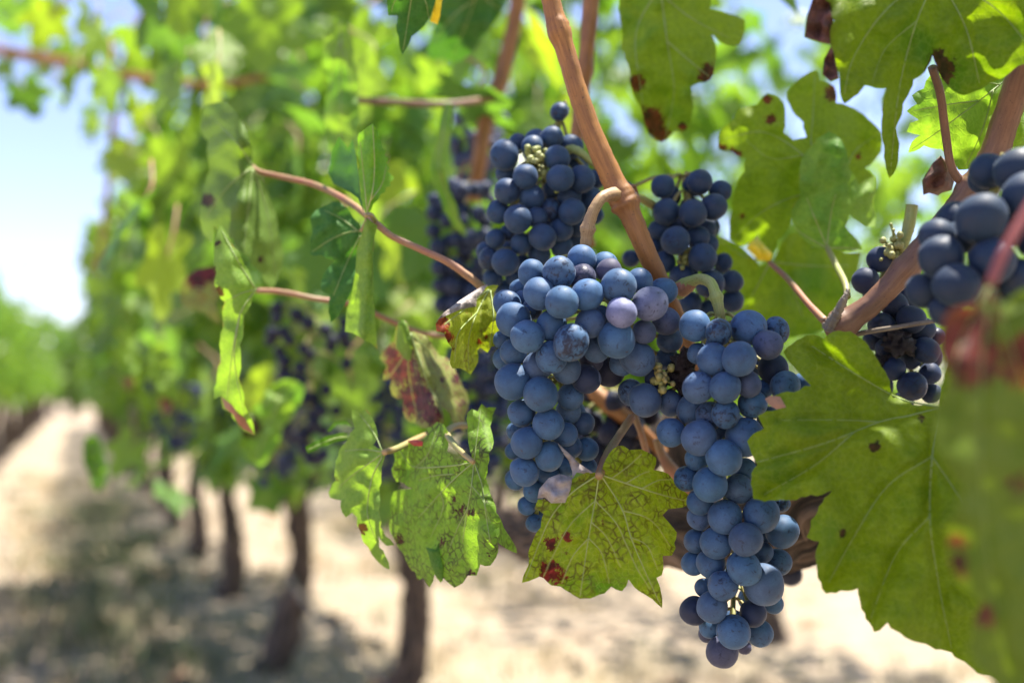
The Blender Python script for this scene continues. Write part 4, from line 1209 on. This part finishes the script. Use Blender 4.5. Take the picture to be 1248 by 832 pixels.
hero_leaf('small yellowing leaf with a red corner touching the large sharp bunch', RE, [(360, 255), (400, 215), (480, 165), (560, 120), (610, 75), (665, 70), (640, 110), (645, 190), (690, 290), (670, 360), (630, 365), (610, 395), (575, 370), (560, 385), (565, 440), (530, 500), (500, 480), (480, 470), (440, 470), (430, 420), (440, 370), (400, 300), (365, 290)],
          0.495, 'leaf_yellow', [[(620, 90), (560, 200), (520, 330), (520, 480)], [(615, 90), (480, 200), (400, 260)], [(625, 95), (640, 220), (620, 370)], [(560, 200), (470, 300), (450, 440)]], 'vein_green', tilt=(0.012, 0), curl=(0.016, 0.01), fold=[(572, 260, -0.05, 1, -0.05)], wave=0.006, seed=12, step=3.2, tone=0.4, blot=[(385, 262, 40, 1.0), (420, 320, 26, .9), (570, 340, 18, .6), (600, 320, 14, .7), (530, 220, 30, .4), (450, 380, 20, .5)],
          extra=[([(357, 248), (400, 200), (480, 140), (580, 76), (612, 66), (590, 100), (560, 130), (555, 172), (520, 178), (480, 186), (420, 212), (380, 232)], 'rolled_edge', 'under', -0.005)])
RF = (900, 400, 1.926)
hero_leaf('very large blurred green leaf in the lower right corner', RF, [(105, 55), (160, 15), (200, 25), (235, 5), (275, 15), (310, 50), (335, 90), (360, 150), (410, 180), (470, 185), (480, 130), (505, 60), (580, 40), (660, 90), (740, 120), (790, 250), (800, 450), (760, 640), (700, 740), (650, 850), (600, 820), (540, 790), (500, 760), (440, 740), (380, 715), (350, 690), (318, 712), (280, 610), (240, 615), (205, 622), (185, 570), (190, 500), (160, 490), (180, 440), (220, 380), (170, 390), (100, 402), (35, 400), (30, 340), (45, 320), (20, 265), (60, 235), (45, 205), (90, 190), (75, 165), (130, 150), (170, 135), (130, 90)],
          0.402, 'leaf_near', [[(474, 186), (400, 205), (330, 220), (200, 270), (40, 315)], [(470, 185), (380, 165), (280, 110), (170, 40)], [(474, 188), (455, 300), (450, 450), (470, 600), (500, 750)], [(478, 188), (560, 260), (660, 350), (770, 520)], [(455, 300), (350, 370), (270, 490), (210, 600)], [(450, 440), (370, 530), (310, 680)], [(455, 300), (530, 420), (600, 600), (640, 800)], [(330, 220), (250, 215), (100, 215)], [(270, 245), (180, 320), (60, 390)], [(480, 180), (580, 130), (720, 140)]],
          'vein_green', tilt=(0.0, -0.012), curl=(0.012, 0.012), wave=0.016, bulge=0.0045, step=5.5, vein_r=1.2, seed=13, jag=0.16, tone=0.4, blot=[(320, 278, 13, 1.0), (245, 480, 9, .8), (430, 212, 12, .6)],
          extra=[([(72, 180), (62, 165), (75, 158), (98, 160), (112, 185), (90, 190)], 'red_tip', 'petiole_pink', -0.002)])
hero_leaf('closest blurred leaf at the right edge, red at the top', (0, 0, 1), [(1205, 345), (1222, 372), (1248, 352), (1290, 360), (1330, 450), (1340, 620), (1310, 800), (1270, 900), (1228, 880), (1212, 830), (1180, 790), (1198, 735), (1166, 705), (1156, 645), (1178, 595), (1148, 560), (1136, 505), (1162, 462), (1144, 420), (1158, 378), (1185, 372)], 0.27, 'leaf_near_red',
          [[(1207, 347), (1195, 480), (1200, 640), (1230, 850)], [(1210, 348), (1250, 480), (1300, 640)], [(1205, 350), (1170, 420), (1155, 500)]], 'vein_green', tilt=(0.03, 0.0), curl=(0.02, 0), wave=0.01, step=7, seed=14, tone=0.7, blot=[(1172, 405, 42, 1.0), (1185, 435, 36, 1.0), (1205, 352, 18, 1.0), (1166, 690, 14, .7), (1165, 660, 12, .7), (1202, 750, 16, .7), (1250, 440, 34, .8), (1240, 590, 20, .5)],
          petiole=[(1285, 205, .275, 7), (1252, 258, .272, 6.5), (1225, 305, .27, 6), (1207, 346, .27, 6)], pet_mat='petiole_red')
RG = (720, 0, 2.364)
hero_leaf('large dark green leaf overhanging from the top right corner', RG, [(640, -60), (690, 10), (700, 60), (690, 110), (700, 150), (715, 210), (730, 300), (790, 245), (850, 255), (840, 330), (845, 420), (860, 515), (885, 470), (880, 370), (900, 300), (930, 230), (962, 208), (985, 160), (1030, 250), (1075, 275), (1150, 240), (1230, 190), (1310, 150), (1340, -80)],
          0.43, 'leaf_near', [[(1000, -70), (940, 60), (890, 250), (865, 480)], [(1000, -70), (860, 20), (760, 160), (728, 280)], [(1000, -70), (1080, 80), (1120, 240)], [(1000, -70), (1160, 20), (1270, 140)], [(940, 60), (850, 140), (810, 240)]], 'vein_green', tilt=(0.0, 0.02), curl=(0.03, 0.02), wave=0.012, step=6, seed=15, tone=0.3, bulge=0.002, fold=[(1010, 100, 0.12, 1, -0.06)], blot=[(1010, 200, 38, 1.1), (1000, 170, 25, 1.0), (1180, 100, 6, .3)],
          extra=[([(648, -30), (622, 50), (615, 108), (660, 122), (695, 130), (672, 170), (668, 215), (690, 235), (715, 225), (700, 150), (692, 100), (700, 50), (690, 0)], 'dried_edge', 'dry', 0.003)])
RH = (860, 70, 2.52)
hero_leaf('broad backlit leaf with a round hole against the sky, upper right', RH, [(250, 110), (295, 60), (340, 40), (350, 70), (395, 90), (400, 140), (440, 150), (500, 190), (540, 230), (540, 290), (490, 340), (520, 370), (480, 420), (430, 400), (400, 430), (330, 420), (270, 470), (250, 530), (220, 560), (205, 600), (160, 545), (120, 580), (75, 560), (80, 470), (95, 400), (120, 350), (125, 310), (80, 290), (40, 280), (45, 230), (90, 190), (100, 160), (160, 145), (190, 110), (240, 140), (240, 230), (270, 255), (310, 245), (300, 200), (260, 150)],
          0.56, 'leaf_back', [[(415, 420), (330, 290), (330, 180), (335, 60)], [(415, 420), (300, 300), (180, 230), (60, 250)], [(410, 425), (300, 420), (180, 470), (90, 550)], [(415, 415), (450, 300), (520, 240)], [(300, 300), (200, 310), (120, 250)]], 'vein_green', tilt=(0, 0), curl=(0.02, 0.02), wave=0.012, step=4.5, seed=16, tone=0.75, blot=[(90, 300, 20, .9), (50, 280, 14, .9), (395, 110, 26, 1.1), (200, 190, 16, .9), (110, 490, 16, .5), (470, 300, 14, .6), (190, 130, 14, .9)])
hero_leaf('grey green leaf underside on a pale stalk below the holed leaf', RH, [(300, 300), (380, 225), (415, 250), (440, 340), (470, 390), (520, 365), (515, 440), (520, 520), (490, 520), (440, 480), (430, 520), (480, 590), (400, 590), (330, 580), (280, 530), (262, 470), (290, 430)], 0.545, 'leaf_pale',
          [[(372, 582), (385, 480), (400, 420)], [(372, 582), (330, 480), (310, 430)], [(370, 584), (310, 550), (270, 520)], [(374, 584), (430, 585), (470, 588)]], 'vein', tilt=(0, 0), curl=(0.02, 0), wave=0.008, seed=17, step=4, tone=0.1, petiole=[(1008, 301, .545, 3.5), (1020, 325, .53, 4), (1030, 345, .51, 4), (1033, 362, .50, 4)], pet_mat='rachis_green')
hero_leaf('broad shaded leaf with yellow tear, left of the dark cane end', RH, [(20, 545), (70, 560), (130, 600), (165, 640), (205, 630), (260, 540), (300, 540), (330, 580), (430, 600), (480, 600), (440, 700), (400, 800), (330, 850), (200, 850), (100, 800), (90, 700), (30, 600)], 0.60, 'leaf_back',
          [[(200, 625), (160, 700), (110, 790)], [(205, 630), (260, 700), (300, 800)], [(200, 625), (120, 610), (40, 560)], [(206, 628), (330, 640), (440, 640)]], 'vein_green', curl=(0.02, 0.01), wave=0.01, seed=18, step=5, tone=0.2, petiole=[(938, 320, .56, 3), (960, 340, .54, 3.5), (985, 370, .51, 4), (1006, 392, .49, 5)], pet_mat='petiole_pink',
          extra=[([(125, 585), (150, 545), (185, 560), (205, 600), (200, 628), (160, 622)], 'yellow_patch', 'yellow', -0.02)])
hero_leaf('toothed leaf with dried brown tip beside the dark red brown cane', RG, [(910, 320), (940, 300), (925, 275), (960, 255), (965, 235), (1000, 200), (1080, 215), (1150, 230), (1200, 210), (1260, 200), (1300, 260), (1280, 380), (1225, 440), (1160, 470), (1110, 480), (1060, 490), (1040, 450), (1010, 430), (960, 420), (915, 440), (925, 410), (950, 390), (910, 380), (920, 355), (945, 345)],
          0.485, 'leaf_pale', [[(1215, 215), (1120, 290), (1000, 380), (925, 430)], [(1120, 290), (1040, 300), (930, 320)], [(1160, 260), (1130, 370), (1080, 480)], [(1180, 245), (1080, 225), (990, 220)], [(1060, 335), (1020, 370), (1010, 420)]], 'vein_green', tilt=(-0.01, 0.0), curl=(0.02, 0.01), wave=0.006, step=4, seed=19, tone=0.3, fold=[(1150, 300, -0.5, 1, -0.04)],
          extra=[([(985, 470), (1008, 448), (1040, 480), (1048, 520), (1040, 548), (1012, 556), (1000, 564), (975, 556), (958, 562), (955, 520)], 'dried_tip', 'dry', -0.01)],
          petiole=[(1136, 82, .44, 5), (1146, 115, .45, 5), (1152, 160, .46, 5), (1160, 205, .465, 5), (1178, 228, .468, 6)], pet_mat='cane_dark')
hero_leaf('hanging leaf with dried red margins at the top, right of the slanting cane', RG, [(90, -30), (330, -40), (345, 30), (445, 60), (430, 130), (390, 130), (350, 100), (360, 180), (345, 230), (310, 240), (290, 250), (280, 380), (240, 380), (205, 410), (170, 390), (150, 330), (110, 200), (90, 100)],
          0.57, 'leaf_back', [[(200, -40), (220, 120), (240, 260), (215, 400)], [(200, -40), (130, 100), (150, 300)], [(220, 0), (300, 60), (400, 110)], [(220, 120), (290, 180), (340, 220)]], 'vein_green', curl=(0.02, 0.02), wave=0.012, step=5, seed=20, tone=0.4, blot=[(340, 215, 30, 1.2), (170, 350, 40, 1.0), (205, 395, 26, 1.0), (130, 240, 26, .8), (265, 365, 14, .8)])
RI = (380, 0, 3.12)
hero_leaf('pointed dark leaf tip hanging from the top edge', RI, [(300, -80), (295, -30), (290, 60), (325, 60), (330, 140), (345, 210), (380, 140), (440, 80), (470, 0), (490, -80)], 0.52, 'leaf_dark', [[(390, -80), (370, 50), (347, 195)], [(385, -60), (430, 0), (445, 70)], [(385, -50), (320, 0), (300, 50)]], 'vein_green', wave=0.006, seed=21, tilt=(0.01, 0.01),
          extra=[([(472, 0), (497, -10), (488, 60), (478, 95), (450, 82)], 'yellow_edge', 'yellow', 0.004)])
hero_leaf('tall grey green leaf hanging behind the upright folded leaf', RI, [(60, 100), (95, 60), (130, 90), (160, 220), (172, 350), (175, 480), (170, 600), (110, 560), (60, 580), (65, 330), (40, 200)], 0.70, 'leaf_pale', [[(110, 80), (110, 300), (110, 560)], [(110, 150), (140, 260), (165, 400)], [(110, 150), (80, 260), (65, 400)]], 'vein_green', tilt=(-0.03, 0), wave=0.01, seed=22, tone=0.0)
hero_leaf('thin leaf seen edge on between the two dark left bunches', RI, [(510, 390), (535, 395), (530, 480), (500, 640), (520, 720), (560, 830), (590, 900), (540, 860), (490, 760), (450, 640), (480, 520)], 0.66, 'leaf_pale', [[(515, 400), (490, 560), (480, 650)], [(485, 650), (520, 760), (580, 890)]], 'vein_green', tilt=(0.01, 0), wave=0.008, seed=23, tone=0.0, fold=[(480, 650, 1, -0.3, 0.05)])
hero_leaf('wide dark green leaf shading the top centre', RI, [(480, -60), (760, -60), (740, 0), (690, 90), (640, 150), (600, 210), (560, 232), (500, 225), (440, 220), (450, 150), (480, 80)], 0.72, 'leaf_dark', [[(640, -60), (600, 60), (540, 210)], [(630, -30), (690, 20), (720, 40)], [(620, 0), (540, 60), (460, 160)]], 'vein_green', tilt=(0, 0.02), curl=(0.03, 0.02), wave=0.012, seed=24)
hero_leaf('little sunlit leaf with purple flecks left of the drooping leaf', (0, 0, 1), [(220, 368), (222, 345), (240, 328), (262, 326), (268, 345), (262, 370), (268, 395), (250, 382), (232, 376)], 0.75, 'leaf_red', [[(264, 360), (240, 350), (224, 360)]], 'vein_green', seed=25, blot=[(240, 338, 14, 1.0), (255, 332, 12, .9)])
hero_leaf('blurred pale green leaf right of the drooping leaf, above the thick trunk', (0, 0, 1), [(330, 470), (352, 462), (372, 470), (360, 500), (345, 520), (338, 545), (318, 568), (300, 560), (292, 535), (300, 510), (318, 490)], 0.85, 'leaf_pale', [[(350, 466), (330, 510), (312, 560)], [(345, 480), (325, 490), (305, 510)]], 'vein_green', seed=26, wave=0.015, tone=0.1, blot=[(305, 520, 14, .8)])
for k, (x, y, s) in enumerate([(150, 430, 1.0), (195, 455, 1.1), (112, 560, 0.9)]):
    hero_leaf(['small drooping leaf with pink tip, left of two such leaves', 'small drooping leaf with pink tip, right of two such leaves', 'bright green leaf reaching over the path'][k], (x, y, 1 / s), [(-8, -30), (6, -32), (16, -10), (20, 15), (14, 40), (4, 44), (-4, 20), (-12, 0)], 1.15, ['leaf_pale', 'leaf_pale', 'leaf_fresh'][k],
              [[(-2, -30), (6, 5), (8, 40)]], 'vein_green', seed=30 + k, tilt=(0.03, 0), wave=0.02, extra=[([(14, 30), (14, 42), (4, 46), (-2, 26)], 'red_tip', 'petiole_pink', -0.004)] if k < 2 else ())

# ------------------------------------------------------------------ blurred canopy leaves between the bunches and the hedge
LM = [generic_leaf_mesh('blade', 100 + i, M['leaf_any'], 0.10) for i in range(6)]
TONES = [(1, 1, 1), (0.6, 0.75, 0.8), (1.6, 1.35, 0.9), (0.85, 1.0, 1.2), (1.25, 1.2, 1.0)]
rng = random.Random(17)
spots = []
for j, y in enumerate(range(-30, 400, 56)):
    for i, x in enumerate(range(150, 740, 66)):
        xx, yy = x + rng.uniform(-26, 26) + (j % 2) * 30, y + rng.uniform(-22, 22)
        if xx < 260 and yy > 330: continue
        if rng.random() < 0.30: continue
        spots.append((xx, yy, rng.uniform(0.85, 1.7)))
spots += [(60, 20, 1.3), (110, 30, 1.25), (200, 20, 1.1), (250, 50, 1.2), (90, 95, 1.6), (30, 110, 1.9), (130, 130, 1.8), (90, 60, 1.9), (150, 180, 2.0), (175, 240, 2.1), (120, 160, 2.2), (160, 330, 2.2), (185, 290, 2.0), (55, 65, 2.2), (5, 75, 1.8), (-10, 20, 1.7), (70, 10, 1.8), (100, 85, 1.9), (130, 50, 1.7), (150, 100, 1.9), (110, 140, 2.1), (140, 170, 2.2), (165, 215, 2.3), (140, 250, 2.3), (125, 300, 2.5), (150, 380, 2.4), (170, 130, 1.9), (60, 110, 2.0), (20, 5, 1.9), (180, 70, 1.7), (135, 210, 2.4), (115, 345, 2.6), (330, 470, 1.3), (430, 470, 1.0), (470, 440, 0.95), (520, 400, 0.9), (250, 470, 1.4), (200, 420, 1.5), (180, 575, 1.5), (160, 545, 1.5), (205, 600, 1.45)]
for k, (x, y, Z) in enumerate(spots):
    p = at(x, y, Z)
    r = empty('vine_leaf', p)
    tag(r, 'blurred green vine leaf in the upper left canopy behind the bunches' if y < 400 else 'blurred green vine leaf low in the hedge behind the left bunches', 'leaf', 'blurred leaves of the upper canopy' if y < 400 else 'blurred leaves low in the hedge')
    s = rng.uniform(0.045, 0.07) * (0.95 if x < 185 and y < 400 else 1.0)
    b = bpy.data.objects.new('blade', LM[k % len(LM)])
    COL.objects.link(b); b.parent = r
    b.scale = (s, s, s)
    nrm = Vector((rng.gauss(0, 0.7), rng.gauss(-0.45, 0.6), abs(rng.gauss(0.4, 0.5)))).normalized()
    down = Vector((rng.gauss(0, 0.4), 0, -1)); down = (down - nrm * down.dot(nrm)).normalized()
    b.rotation_euler = Matrix((nrm.cross(down).cross(nrm).cross(nrm), -down, nrm)).transposed().to_euler()
    t = TONES[rng.randrange(len(TONES))]
    b.color = (*t, 1)
    q = [tuple(p), tuple(p + Vector((rng.uniform(-.02, .02), 0.01, 0.03))), tuple(p + Vector((rng.uniform(-.04, .04), 0.03, 0.06)))]
    mb = MB(); w = catmull(q, 4); mb.tube(w, [0.0014] * len(w), 6)
    mb.build('petiole', M['petiole_pink'] if k % 3 == 0 else M['petiole_green'], r)

# ------------------------------------------------------------------ dry grass and weeds on the ground
def tufts(name, label, centres, blades, hgt, mat, seed):
    rng = np.random.RandomState(seed)
    V, F = [], []
    for (cx, cy, sp) in centres:
        for b in range(blades):
            x, y = cx + rng.normal() * sp, cy + rng.normal() * sp
            h = hgt * rng.uniform(0.5, 1.3)
            a = rng.uniform(0, 6.28); lean = rng.uniform(0.1, 0.9) * h
            w = 0.004
            dx, dy = math.cos(a), math.sin(a)
            i = len(V)
            V += [(x - dy * w, y + dx * w, 0.0), (x + dy * w, y - dx * w, 0.0), (x + dx * lean * 0.4 + dy * w * .7, y + dy * lean * 0.4 - dx * w * .7, h * 0.6), (x + dx * lean * 0.4 - dy * w * .7, y + dy * lean * 0.4 + dx * w * .7, h * 0.6), (x + dx * lean, y + dy * lean, h)]
            F += [(i, i + 1, i + 2, i + 3), (i + 3, i + 2, i + 4)]
    o = mesh_obj(name, V, F, mat, smooth=False)
    tag(o, label, 'grass', kind='stuff')


rg = np.random.RandomState(3)
def strew(n, off, w, y0, y1):
    out = []
    for _ in range(n):
        y = rg.uniform(y0, y1)
        out.append((ROW_R0 + off + rg.normal() * w - ROW_S * y, y, rg.uniform(0.04, 0.14)))
    return out
M['clod'] = simple_mat('clod_soil', (0.16, 0.11, 0.075), (0.30, 0.22, 0.15), 40, 0.95, 0.6, 0.01)
M['fallen'] = simple_mat('fallen_leaf_brown', (0.22, 0.09, 0.045), (0.34, 0.17, 0.08), 30, 0.8, 0.2)
M['straw'] = simple_mat('straw', (0.40, 0.31, 0.17), (0.52, 0.43, 0.27), 5, 0.8, 0)
M['weed'] = simple_mat('weed_green', (0.07, 0.095, 0.04), (0.14, 0.16, 0.07), 5, 0.7, 0)
for k in range(34):                                  # loose clods and fallen leaves
    y = rg.uniform(2.3, 8); x = ROW_R0 - ROW_S * y + rg.choice([-1.0, -0.5, 0.5, 1.2]) + rg.normal() * 0.3
    if k % 2:
        mb = MB(); mb.ball((x, y, 0.01), rg.uniform(0.02, 0.05), k, 0.9, 12, 8, (1, 1, 0.6))
        tag(mb.build('soil_clod', M['clod'], None, (x, y, 0.01)), 'crumbly brown clod of soil on the vineyard ground', 'clod', 'clods of soil on the ground')
    else:
        o = leaf_cloud([(x, y, 0.03)], [rg.uniform(0.05, 0.08)], k, 'fallen_leaf', M['fallen'], None, (x, y, 0.0))
        tag(o, 'dry brown vine leaf fallen on the vineyard ground', 'leaf', 'fallen leaves on the ground')
tufts('dry_grass', 'pale straw lying along the vine rows and the path', strew(150, -0.9, 0.35, 1.8, 12) + strew(120, 1.3, 0.7, 1.5, 8), 26, 0.07, M['straw'], 1)
tufts('weeds', 'short green weeds under the vines and along the path, one dense strip added to deepen the row shadow', strew(26, -0.25, 0.2, 2.3, 12) + strew(230, -0.55, 0.22, 2.2, 9) + strew(24, 1.2, 0.7, 3.2, 9) + strew(18, -1.5, 0.5, 3, 14), 22, 0.09, M['weed'], 2)  # densest strip, left of the trunks, darkens the ground where the row's shadow is weak
